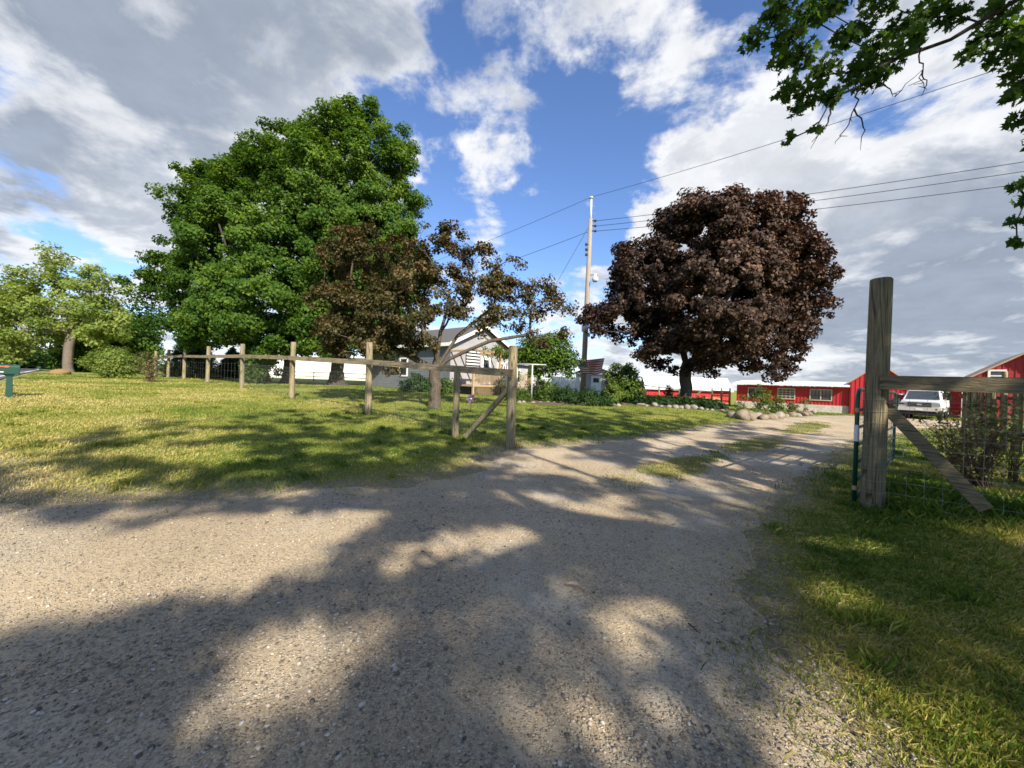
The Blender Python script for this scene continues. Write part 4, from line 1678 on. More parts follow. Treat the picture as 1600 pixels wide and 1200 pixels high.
def house():
    ctr = on_ground(752, 28)
    zg = ctr.z - .1
    # local: x along gable wall (left to right), y backwards
    ax, ay = B.copy(), -A
    o = Vector((ctr.x, ctr.y, zg))
    F = frame(o, ax, ay)
    root = empty("farmhouse", o, "grey farmhouse with white gable trim and a vine covered porch", "house")
    w, ez, pz, dep = 3.0, 3.45, 4.85, 10.0
    mb = MB(F)
    mb.prism([(-w, 0), (w, 0), (w, ez), (0, pz - .05), (-w, ez)], 0, dep)
    mb.build("wall", M['siding_grey'], root)
    # lap boards on the gable
    mb = MB(F)
    m3 = MB(F)
    z = .3
    while z < pz - .25:
        hw = w if z < ez else w * (pz - z) / (pz - ez)
        mb.add([(-hw, -.004, z), (hw, -.004, z), (hw, -.024, z - .01), (-hw, -.024, z - .01), (-hw, -.004, z - .13), (hw, -.004, z - .13)], [(0, 1, 2, 3), (3, 2, 5, 4)])
        m3.add([(-w - .004, 0, z), (-w - .004, dep, z), (-w - .024, dep, z - .01), (-w - .024, 0, z - .01), (-w - .004, 0, z - .13), (-w - .004, dep, z - .13)], [(3, 2, 1, 0), (4, 5, 2, 3)]) if z < ez else None
        z += .14
    mb.build("lap_siding", M['siding_grey'], root)["kind"] = "stuff"
    m3.build("lap_siding", M['siding_shaded'], root)["kind"] = "stuff"
    # roof slabs
    for s in (-1, 1):
        mb = MB(F)
        sl = (pz - ez) / w
        xe = s * (w + .38)
        ze = ez - .38 * sl
        t = .14
        vs = [(0, -.35, pz), (xe, -.35, ze), (xe, dep + .3, ze), (0, dep + .3, pz), (0, -.35, pz + t), (xe, -.35, ze + t), (xe, dep + .3, ze + t), (0, dep + .3, pz + t)]
        mb.add(vs, [(0, 1, 2, 3), (7, 6, 5, 4), (0, 4, 5, 1), (1, 5, 6, 2), (2, 6, 7, 3)])
        mb.build("roof", M['shingle'], root)
        mb = MB(F)
        mb.add([(0, -.40, pz - .10), (xe, -.40, ze - .10), (xe, -.40, ze + .15), (0, -.40, pz + .15), (0, -.355, pz - .10), (xe, -.355, ze - .10), (xe, -.355, ze + .15), (0, -.355, pz + .15)],
               [(0, 1, 2, 3), (7, 6, 5, 4), (0, 4, 5, 1), (3, 2, 6, 7), (1, 5, 6, 2)])
        mb.build("barge_board", M['white'], root)
        mb = MB(F)
        mb.box(*(sorted((s * (w + .385), s * (w + .42)))), -.38, dep + .3, ze - .10, ze + .13)
        mb.build("fascia", M['white'], root)

    def window(x0, x1, z0, z1, side=0):
        if side == 0:
            f = MB(F)
            for b in ((x0 - .1, x1 + .1, z1, z1 + .1), (x0 - .1, x1 + .1, z0 - .1, z0), (x0 - .1, x0, z0, z1), (x1, x1 + .1, z0, z1), ((x0 + x1) / 2 - .03, (x0 + x1) / 2 + .03, z0, z1)):
                f.box(b[0], b[1], -.07, .0, b[2], b[3])
            fo = f.build("window", M['white'], root)
            MB(F).box(x0, x1, -.035, -.03, z0, z1).build("pane", M['glass'], fo)
        else:
            f = MB(F)
            for b in ((x0 - .1, x1 + .1, z1, z1 + .1), (x0 - .1, x1 + .1, z0 - .1, z0), (x0 - .1, x0, z0, z1), (x1, x1 + .1, z0, z1)):
                f.box(-w - .07, -w, b[0], b[1], b[2], b[3])
            fo = f.build("window", M['white'], root)
            MB(F).box(-w - .035, -w - .03, x0, x1, z0, z1).build("pane", M['glass'], fo)
    window(1.7, 2.5, 1.2, 2.3)
    for y in (5.2,):
        window(y - .4, y + .4, 1.2, 2.4, 1)
    # white door
    MB(F).box(-.1, .85, -.06, 0.0, .72, 2.75).build("door", M['white'], root)
    MB(F).box(.1, .65, -.068, -.064, 1.7, 2.5).build("door_pane", M['glass'], root)
    # porch: deck, posts, pergola beams, railing, lattice, steps
    pd = 2.3
    MB(F).box(-w - .1, w + .2, -pd, -.03, .58, .70).build("porch_deck", M['deck'], root)
    for x in (-w, -.55, 1.05, w):
        MB(F).box(x - .06, x + .06, -pd + .02, -pd + .14, 0.0, 2.72).build("porch_post", M['deck'], root)
    for x in np.linspace(-w, w, 9):
        MB(F).box(x - .03, x + .03, -pd - .25, -.05, 2.80, 2.93).build("rafter", M['deck'], root)
    MB(F).box(-w - .2, w + .2, -pd + .03, -pd + .13, 2.725, 2.80).build("beam", M['deck'], root)
    mb = MB(F)
    for x in np.arange(-w, w, .12):
        if -.5 < x < .95:
            continue
        mb.box(x, x + .035, -pd + .06, -pd + .095, .75, 1.45)
    mb.box(-w, -.55, -pd + .05, -pd + .11, 1.45, 1.52)
    mb.box(1.05, w, -pd + .05, -pd + .11, 1.45, 1.52)
    mb.build("railing", M['deck'], root)["kind"] = "stuff"
    mb = MB(F)
    for k in range(-6, 32):
        x = -w + k * .2
        for s in (1, -1):
            a, b = (x, .05), (x + .5 * s, .55)
            if -w <= min(a[0], b[0]) and max(a[0], b[0]) <= w:
                mb.bar((a[0], -pd + .04 + .012 * s, a[1]), (b[0], -pd + .04 + .012 * s, b[1]), .012, .03)
    mb.build("lattice", M['deck'], root)["kind"] = "stuff"
    for k in range(4):
        MB(F).box(-.45, .85, -pd - .02 - .30 * (k + 1), -pd - .02 - .30 * k, .0, .56 - .14 * k).build("step", M['step'], root)
    # white slat screen at the left end
    for k in range(7):
        MB(F).box(-w - .75, -w + .35, -pd - .06, -pd - .03, 1.55 + .19 * k, 1.64 + .19 * k).build("screen_slat", M['white'], root)
    MB(F).box(-w - .80, -w + .40, -pd - .028, -pd + .0, 1.5, 2.86).build("screen_back", M['black_metal'], root)
    # white arched trellis
    mb = MB(F)
    arc = [(.55 * math.cos(a) + .1, -pd - .5, 1.6 + .75 * math.sin(a)) for a in np.linspace(0, math.pi, 11)]
    mb.tube([(.65, -pd - .5, .0)] + arc + [(-.45, -pd - .5, .0)], .035, 6)
    arc2 = [(p[0], p[1] + .4, p[2]) for p in arc]
    mb.tube([(.65, -pd - .1, .6)] + arc2 + [(-.45, -pd - .1, .6)], .035, 6)
    mb.build("arch_trellis", M['white'], root)
    # vine over the pergola
    C = []
    for k in range(95):
        p = F @ Vector((rnd.uniform(-1.4, w + .1), -pd + rnd.uniform(-.35, .9), rnd.uniform(2.65, 3.25)))
        C.append(tuple(p))
    for k in range(26):
        p = F @ Vector((rnd.choice((1.05, w, w - .2, 1.2)) + rnd.uniform(-.25, .25), -pd + rnd.uniform(-.2, .2), rnd.uniform(.8, 2.8)))
        C.append(tuple(p))
    P, N, S, T = clump_leaves(np.array(C), .28, 34, .12, .8, .4, None, .6 + .15 * R.normal(size=len(C)))
    link("vine", leaf_mesh("vine", P - np.array(o), N, S, T), LM['shrub'], root)["kind"] = "stuff"
    # wing to the right of the gable
    mb = MB(F)
    mb.prism([(w + .02, 0), (w + 7.0, 0), (w + 7.0, 2.55), (w + .02, 2.55)], 2.2, 8.0)
    mb.build("wing_wall", M['siding_grey'], root)
    mb = MB(F)
    mb.add([(w + .42, 1.8, 2.55), (w + 7.3, 1.8, 2.55), (w + 7.3, 5.1, 3.5), (w + .42, 5.1, 3.5), (w + 7.3, 8.4, 2.55), (w + .42, 8.4, 2.55), (w + .42, 1.8, 2.67), (w + 7.3, 1.8, 2.67), (w + 7.3, 5.1, 3.62), (w + .42, 5.1, 3.62), (w + 7.3, 8.4, 2.67), (w + .42, 8.4, 2.67)],
           [(6, 7, 8, 9), (9, 8, 10, 11), (0, 3, 2, 1), (3, 5, 4, 2), (0, 1, 7, 6), (1, 2, 8, 7), (2, 4, 10, 8)])
    mb.build("wing_roof", M['shingle'], root)
    for x in (w + 1.1, w + 3.2, w + 5.2):
        f = MB(F)
        for b in ((x - .1, x + 1.0, 2.0, 2.1), (x - .1, x + 1.0, .85, .95), (x - .1, x, .95, 2.0), (x + .9, x + 1.0, .95, 2.0), (x + .42, x + .48, .95, 2.0)):
            f.box(b[0], b[1], 2.13, 2.2, b[2], b[3])
        fo = f.build("window", M['white'], root)
        MB(F).box(x, x + .9, 2.165, 2.17, .95, 2.0).build("pane", M['glass'], fo)
    return F


HF = house()


def garage():
    p = on_ground(903, 35.0)
    F = frame(p, Vector((1, -.12, 0)).normalized(), Vector((.12, 1, 0)).normalized())
    root = empty("garage", p, "low grey garage with a white door behind the utility pole", "garage")
    MB(F).prism([(0, -.2), (2.7, -.2), (2.7, 1.95), (1.35, 2.5), (0, 1.95)], 0, 5).build("wall", M['siding_grey'], root)
    for s in (0, 1):
        mb = MB(F)
        x0, x1 = (1.35, -.3) if s == 0 else (1.35, 3.0)
        vs = [(x0, -.3, 2.52), (x1, -.3, 1.86), (x1, 5.2, 1.86), (x0, 5.2, 2.52), (x0, -.3, 2.64), (x1, -.3, 1.98), (x1, 5.2, 1.98), (x0, 5.2, 2.64)]
        mb.add(vs, [(0, 1, 2, 3), (7, 6, 5, 4), (0, 4, 5, 1), (1, 5, 6, 2)])
        mb.build("roof", M['shingle'], root)
    MB(F).box(-.3, 3.0, -.335, -.305, 1.80, 1.93).build("fascia", M['white'], root)
    d = MB(F).box(1.15, 2.05, -.05, 0, -.05, 1.7).build("door", M['white'], root)
    MB(F).box(1.35, 1.85, -.058, -.053, 1.1, 1.5).build("pane", M['glass'], d)
    # white board fence left of it
    f0 = on_ground(862, 34)
    r2 = empty("white_board_fence", f0, "white board screen fence between the grey house wing and garage", "fence")
    F2 = frame(f0, Vector((1, 0, 0)), Vector((0, 1, 0)))
    for k in range(13):
        MB(F2).box(k * .19, k * .19 + .175, 0, .03, -.1, 1.45 + (.05 if k % 4 == 0 else 0)).build("board", M['white'], r2)


garage()


def white_building():
    p = on_ground(398, 68)
    F = frame(p, Vector((.985, -.17, 0)).normalized(), Vector((.17, .985, 0)).normalized())
    root = empty("white_outbuilding", p, "long low white outbuilding seen under the maple boughs", "building")
    Lb = 24.5
    MB(F).box(0, Lb, 0, 7, -.6, 3.7).build("wall", M['white'], root)
    mb = MB(F)
    mb.add([(-.3, -.4, 3.7), (Lb + .3, -.4, 3.7), (Lb + .3, 3.5, 4.6), (-.3, 3.5, 4.6), (Lb + .3, 7.4, 3.7), (-.3, 7.4, 3.7)], [(0, 1, 2, 3), (3, 2, 4, 5), (0, 3, 5), (1, 4, 2)])
    mb.build("roof", M['white_roof'], root)
    mb = MB(F)
    for k in range(1, 33):
        mb.box(k * .75, k * .75 + .06, -.03, 0, -.4, 3.7)
    mb.build("seam", M['white'], root)["kind"] = "stuff"
    for x in (4.8, 12.5, 19.3):
        d = MB(F).box(x, x + 3.0, -.06, -.032, -.2, 2.9).build("door", M['white'], root)
    # pipe rail fence before it
    q = on_ground(395, 42)
    r2 = empty("pipe_rail_fence", q, "thin dark pipe rail fence in front of the white outbuilding", "fence")
    for k in range(6):
        t = on_ground(400 + k * 45, 42 - k * .3)
        MB().tube([t - Vector((0, 0, .1)), t + Vector((0, 0, 1.0))], .05, 6).build("post", M['black_metal'], r2)
    a, b = on_ground(395, 42), on_ground(630, 40.4)
    for z in (.95, .5):
        MB().tube([a + Vector((0, 0, z)), b + Vector((0, 0, z))], .035, 6).build("rail", M['black_metal'], r2)


white_building()

# ---------------------------------------------------------------- red farm buildings


def ribs(mb, pts_fn, n):
    pass


def slider_window(F, root, x0, x1, z0, z1, grid=False, mat='white'):
    f = MB(F)
    t = .07
    for b in ((x0 - t, x1 + t, z1, z1 + t), (x0 - t, x1 + t, z0 - t, z0), (x0 - t, x0, z0, z1), (x1, x1 + t, z0, z1)):
        f.box(b[0], b[1], -.085, .0, b[2], b[3])
    fo = f.build("window", M[mat], root)
    if grid:
        g = MB(F)
        for k in range(1, 4):
            x = x0 + (x1 - x0) * k / 4
            g.box(x - .02, x + .02, -.065, -.045, z0, z1)
            z = z0 + (z1 - z0) * k / 4
            g.box(x0, x1, -.07, -.047, z - .02, z + .02)
        g.build("muntin", M[mat], fo)
    else:
        MB(F).box((x0 + x1) / 2 - .035, (x0 + x1) / 2 + .035, -.07, -.03, z0, z1).build("mullion", M[mat], fo)
    MB(F).box(x0, x1, -.03, -.025, z0, z1).build("pane", M['glass'], fo)


def red_shed():
    p = at(1150, 640, 35.3)
    p = Vector((p.x, p.y, Hs(p.x, p.y) - .02))
    F = frame(p)
    Lg = 7.75
    root = empty("red_shed", p, "long low red shed with three windows and white roof edge", "shed")
    MB(F).box(0, Lg, 0, 4.5, .60, 2.06).build("wall", M['red'], root)
    # block base, each course of blocks
    bw, bh = .45, .2
    for r in range(3):
        x = -.02 - (bw / 2 if r % 2 else 0)
        while x < Lg:
            x0, x1 = max(-.02, x) + .006, min(Lg - .01, x + bw) - .006
            if x1 - x0 > .05:
                MB(F).box(x0, x1, -.05, .3, r * bh - .03, r * bh + bh - .04 + .0).build("block", M['block'], root)
            x += bw
    MB(F).box(0, Lg - .03, -.035, .3, -.1, .575).build("mortar", M['block'], root)
    mb = MB(F)
    x = .1
    while x < Lg:
        mb.box(x, x + .045, -.03, 0, .60, 2.05)
        x += .23
    mb.build("rib", M['red'], root)["kind"] = "stuff"
    mb = MB(F)
    mb.add([(-.25, -.55, 2.09), (Lg + .0, -.55, 2.09), (Lg, 4.7, 2.45), (-.25, 4.7, 2.45), (-.25, -.55, 2.23), (Lg, -.55, 2.23), (Lg, 4.7, 2.59), (-.25, 4.7, 2.59)], [(0, 3, 2, 1), (4, 5, 6, 7), (0, 1, 5, 4), (1, 2, 6, 5), (2, 3, 7, 6), (3, 0, 4, 7)])
    mb.build("roof", M['white_roof'], root)
    slider_window(F, root, .95, 2.05, 1.02, 1.78, mat='cream')
    slider_window(F, root, 3.15, 4.25, 1.00, 1.80, True, 'cream')
    slider_window(F, root, 5.35, 6.65, 1.00, 1.80, mat='cream')
    # gable barn joined at the right
    r2p = p + A * Lg
    F2 = frame(r2p)
    b = empty("red_barn", r2p, "red gabled barn rising behind the tall gatepost", "barn")
    w, ez, pz, dp = 3.3, 2.45, 3.85, 9
    MB(F2).prism([(0.02, -.15), (w, -.15), (w, ez), (w / 2, pz), (0.02, ez)], -.25, dp).build("wall", M['red'], b)
    mb = MB(F2)
    x = .1
    while x < w:
        zt = ez + (pz - ez) * (1 - abs(x - w / 2) / (w / 2)) - .05
        mb.box(x, x + .045, -.28, -.25, -.1, zt)
        x += .25
    mb.build("rib", M['red'], b)["kind"] = "stuff"
    for s in (0, 1):
        sl = (pz - ez) / (w / 2)
        xe = -.12 if s == 0 else w + .2
        ze = ez - .12 * sl if s == 0 else ez - .2 * sl
        mb = MB(F2)
        t = .1
        vs = [(w / 2, -.5, pz), (xe, -.5, ze), (xe, dp + .2, ze), (w / 2, dp + .2, pz), (w / 2, -.5, pz + t), (xe, -.5, ze + t), (xe, dp + .2, ze + t), (w / 2, dp + .2, pz + t)]
        mb.add(vs, [(0, 1, 2, 3), (7, 6, 5, 4), (0, 4, 5, 1), (1, 5, 6, 2), (2, 6, 7, 3)])
        mb.build("roof", M['trim_tan'], b)
    for q in ((2.72, 3.12, 1.62, 1.70), (2.72, 2.79, 0, 1.62), (3.05, 3.12, 0, 1.62)):
        MB(F2).box(q[0], q[1], -.32, -.285, q[2], q[3]).build("door_trim", M['white'], b)


red_shed()


def right_barn():
    p = at(1502, 650, 28.6)
    p = Vector((p.x, p.y, Hs(p.x, p.y)))
    F = frame(p, Vector((.71, -.704, 0)), Vector((.704, .71, 0)))
    root = empty("red_barn", p, "weathered red barn with a white framed gable window behind the pole fence", "barn")
    w, ez, pz, dp = 5.6, 2.75, 4.75, 9.0
    MB(F).prism([(0, -.15), (w, -.15), (w, ez), (w / 2, pz), (0, ez)], 0, dp).build("wall", M['red_old'], root)
    mb = MB(F)
    x = .15
    while x < w:
        zt = ez + (pz - ez) * (1 - abs(x - w / 2) / (w / 2)) - .08
        mb.box(x, x + .05, -.03, 0, -.1, zt)
        x += .28
    y = .2
    while y < dp:
        mb.box(-.03, 0, y, y + .05, -.1, ez - .05)
        y += .28
    mb.build("batten", M['red_old'], root)["kind"] = "stuff"
    sl = (pz - ez) / (w / 2)
    for s in (0, 1):
        xe = -.35 if s == 0 else w + .35
        ze = ez - .35 * sl
        t = .12
        mb = MB(F)
        vs = [(w / 2, -.4, pz), (xe, -.4, ze), (xe, dp + .2, ze), (w / 2, dp + .2, pz), (w / 2, -.4, pz + t), (xe, -.4, ze + t), (xe, dp + .2, ze + t), (w / 2, dp + .2, pz + t)]
        mb.add(vs, [(0, 1, 2, 3), (7, 6, 5, 4), (0, 4, 5, 1), (1, 5, 6, 2), (2, 6, 7, 3)])
        mb.build("roof", M['trim_tan'], root)
    MB(F).box(-.02, .12, -.05, -.032, -.1, ez).build("corner_board", M['white'], root)
    f = MB(F)
    x0, x1, z0, z1 = 1.28, 1.88, 2.85, 3.50
    for b in ((x0 - .12, x1 + .12, z1, z1 + .12), (x0 - .12, x1 + .12, z0 - .12, z0), (x0 - .12, x0, z0, z1), (x1, x1 + .12, z0, z1), (x0, x1, (z0 + z1) / 2 - .04, (z0 + z1) / 2 + .04)):
        f.box(b[0], b[1], -.10, -.0, b[2], b[3])
    fo = f.build("window", M['white'], root)
    MB(F).box(x0, x1, -.05, -.045, z0, z1).build("pane", M['glass'], fo)
    MB(F).box(2.75, 3.55, -.06, -.031, 2.75, 4.0).build("loft_door", M['wood_dark'], root)
    MB(F).box(1.4, 4.2, -.05, -.031, 2.05, 2.2).build("sill_board", M['white'], root)


right_barn()


def small_shed():
    # long side faces the camera, lit gable at the right
    p = at(1010, 632, 47.0)
    p = Vector((p.x, p.y, Hs(p.x, p.y) - .1))
    ax = Vector((.985, -.17, 0)).normalized()
    ay = Vector((.17, .985, 0)).normalized()
    F = frame(p, ax, ay)
    root = empty("red_shed", p, "small distant red shed with white metal roof behind the crimson maple", "shed")
    Lg, dp, ez, pz = 9.3, 3.6, 1.45, 2.75
    mb = MB(F)
    mb.add([(0, 0, -.2), (Lg, 0, -.2), (Lg, dp, -.2), (0, dp, -.2), (0, 0, ez), (Lg, 0, ez), (Lg, dp, ez), (0, dp, ez), (0, dp / 2, pz - .06), (Lg, dp / 2, pz - .06)],
           [(0, 1, 5, 4), (1, 2, 6, 9, 5), (2, 3, 7, 6), (3, 0, 4, 8, 7), (4, 5, 9, 8), (6, 7, 8, 9)])
    mb.build("wall", M['red'], root)
    mb = MB(F)
    x = .2
    while x < Lg:
        mb.box(x, x + .05, -.03, 0, -.2, ez)
        x += .3
    mb.build("rib", M['red'], root)["kind"] = "stuff"
    sl = (pz - ez) / (dp / 2)
    for s in (0, 1):
        ye = -.35 if s == 0 else dp + .35
        ze = ez - .35 * sl
        t = .09
        mb = MB(F)
        vs = [(-.3, dp / 2, pz), (-.3, ye, ze), (Lg + .3, ye, ze), (Lg + .3, dp / 2, pz), (-.3, dp / 2, pz + t), (-.3, ye, ze + t), (Lg + .3, ye, ze + t), (Lg + .3, dp / 2, pz + t)]
        mb.add(vs, [(0, 3, 2, 1), (4, 5, 6, 7), (0, 1, 5, 4), (1, 2, 6, 5), (2, 3, 7, 6)])
        mb.build("roof", M['white_roof'], root)
    MB(F).box(Lg + .002, Lg + .04, -.02, dp + .02, ez - .06, ez + .06).build("gable_trim", M['white'], root)
    MB(F).box(Lg + .002, Lg + .04, -.03, .08, -.2, ez - .065).build("corner_board", M['white'], root)
    # paddock fence
    q = on_ground(985, 41)
    r2 = empty("paddock_fence", q, "old board paddock fence in front of the small red shed", "fence")
    pts = [on_ground(u, Y) for u, Y in ((985, 42), (1030, 41.5), (1062, 41), (1113, 39.5), (1128, 38.5), (1141, 37.5))]
    for i, t in enumerate(pts):
        post = MB()
        post_mesh(post, t, 1.75 if i > 2 else 1.5, .09, n=8)
        post.build("post", M['wood_post'], r2)
    for i in range(len(pts) - 1):
        for z in ((1.35,) if i < 3 else (.45, .95, 1.4)):
            MB().bar(pts[i] + Vector((0, -.1, z)), pts[i + 1] + Vector((0, -.1, z)), .04, .13).build("rail", M['wood_rail'], r2)
    MB().bar(pts[2] + Vector((1.2, -.1, .4)), pts[2] + Vector((2.3, -.1, 1.3)), .04, .12).build("brace", M['wood_dark_rail'], r2)
    for i, (u, s) in enumerate(((1106, .55), (1119, .78))):
        lump("resting_mound", "rust brown low mound against the small red shed's paddock fence", "mound", on_ground(u, 43), s, .5, .42, M['rust'], "rust brown mounds in the paddock", 30 + i, sub=3, jag=.3, rot=0)


small_shed()

# ---------------------------------------------------------------- truck


def truck():
    g = on_ground(1446, 27.0)
    ang = math.radians(218)
    fx = Vector((math.cos(ang), math.sin(ang), 0))
    fy = Vector((-fx.y, fx.x, 0))
    o = Vector((g.x, g.y, g.z))
    F = frame(o, fx, fy)
    root = empty("pickup_truck", o, "white pickup truck parked nose out on the grass between the barns", "truck")

    def loft(mb, secs):
        vs, fs = [], []
        for s in secs:
            x, ring = s
            vs += [(x, y, z) for y, z in ring]
        n = len(secs[0][1])
        for i in range(len(secs) - 1):
            for k in range(n):
                a, b = i * n + k, i * n + (k + 1) % n
                fs.append((a, b, b + n, a + n))
        fs.append(tuple(range(n - 1, -1, -1)))
        fs.append(tuple(range((len(secs) - 1) * n, len(secs) * n)))
        mb.add(vs, fs)

    def ring(hb, hm, ht, z0, zm, z1):
        return [(-hb, z0), (hb, z0), (hm, zm), (ht, z1), (ht * .75, z1 + .035), (-ht * .75, z1 + .035), (-ht, z1), (-hm, zm)]
    mb = MB(F)
    loft(mb, [(-2.9, ring(.93, .98, .95, .55, .95, 1.32)), (-.9, ring(.95, 1.0, .97, .50, .95, 1.32)), (1.0, ring(.95, 1.0, .97, .50, .95, 1.30)), (1.35, ring(.95, 1.0, .93, .52, .95, 1.27)), (2.3, ring(.95, 1.0, .90, .55, .95, 1.21)), (2.62, ring(.93, .98, .86, .62, .95, 1.15))])
    mb.build("body", M['car_white'], root)
    mb = MB(F)
    loft(mb, [(-.95, [(-.93, 1.30), (.93, 1.30), (.80, 1.86), (.70, 1.93), (-.70, 1.93), (-.80, 1.86)]), (-.7, [(-.94, 1.30), (.94, 1.30), (.81, 1.89), (.70, 1.965), (-.70, 1.965), (-.81, 1.89)]),
              (.55, [(-.94, 1.30), (.94, 1.30), (.80, 1.89), (.69, 1.96), (-.69, 1.96), (-.80, 1.89)]), (1.28, [(-.93, 1.29), (.93, 1.29), (.92, 1.295), (.70, 1.30), (-.70, 1.30), (-.92, 1.295)])])
    cab = mb.build("cab", M['car_white'], root)
    # windscreen laid on the slanting front
    mb = MB(F)
    x0, z0, x1, z1 = 1.28, 1.325, .62, 1.90
    mb.add([(x0 - .02, -.80, z0), (x0 - .02, .80, z0), (x1, .69, z1), (x1, -.69, z1), (x0 + .02, -.80, z0 + .005), (x0 + .02, .80, z0 + .005), (x1 + .04, .69, z1 + .008), (x1 + .04, -.69, z1 + .008)],
           [(3, 2, 1, 0), (4, 5, 6, 7), (0, 1, 5, 4), (1, 2, 6, 5), (2, 3, 7, 6), (3, 0, 4, 7)])
    mb.build("windscreen", M['glass'], root)
    for s in (-1, 1):
        mb = MB(F)
        mb.add([(-.75, s * .945, 1.36), (.95, s * .945, 1.36), (.45, s * .838, 1.82), (-.70, s * .838, 1.82)], [(0, 1, 2, 3) if s < 0 else (3, 2, 1, 0)])
        mb.build("side_window", M['glass'], root)
    g_ = MB(F)
    g_.box(2.60, 2.66, -.58, .58, .83, 1.14)
    gr = g_.build("grille", M['car_silver'], root)
    for z in (.85, .95, 1.05):
        MB(F).box(2.655, 2.672, -.55, .55, z, z + .08).build("grille_bar", M['car_black'], gr)
    MB(F).box(2.66, 2.69, -.11, .11, .955, 1.03).build("oval_badge", M['car_silver'], gr)
    for s in (-1, 1):
        MB(F).box(*(2.585, 2.65), *(sorted((s * .60, s * .92))), .88, 1.12).build("headlight", M['headlight'], root)
    MB(F).box(2.55, 2.80, -.98, .98, .58, .80).build("bumper", M['car_tan'], root)
    MB(F).box(2.45, 2.74, -.92, .92, .34, .575).build("air_dam", M['car_black'], root)
    MB(F).box(-2.8, 2.4, -.72, .72, .36, .54).build("underbody", M['car_black'], root)
    MB(F).box(2.802, 2.812, -.16, .16, .62, .74).build("number_plate", M['white'], root)
    for x in (1.85, -1.75):
        for s in (-1, 1):
            w = MB(F)
            prof = [(.0, .20), (.0, .36), (.03, .39), (.21, .39), (.24, .36), (.24, .20)]
            n = 20
            vs, fs = [], []
            for k in range(n):
                a = 6.28319 * k / n
                for (yy, rr) in prof:
                    vs.append((x + math.cos(a) * rr, s * (.76 + yy), .38 + math.sin(a) * rr))
            m = len(prof)
            for k in range(n):
                for j in range(m - 1):
                    a, b = k * m + j, ((k + 1) % n) * m + j
                    fs.append((a, b, b + 1, a + 1))
            w.add(vs, fs)
            wo = empty("wheel", (0, 0, 0))
            wo.parent = root
            w.build("tyre", M['tyre'], wo)
            r_ = MB(F)
            r_.tube([(x, s * .80, .38), (x, s * .975, .38)], [.215, .20], 16)
            r_.tube([(x, s * .97, .38), (x, s * 1.01, .38)], [.08, .06], 10)
            r_.build("rim", M['car_silver'], wo)
    for s in (-1, 1):
        mb = MB(F)
        mb.box(.95, 1.02, *(sorted((s * .95, s * 1.10))), 1.40, 1.44)
        mb.box(.92, 1.02, *(sorted((s * 1.08, s * 1.30))), 1.32, 1.62)
        mb.build("mirror", M['car_black'], root)


truck()

# ---------------------------------------------------------------- utility pole, lamp, wires, flag


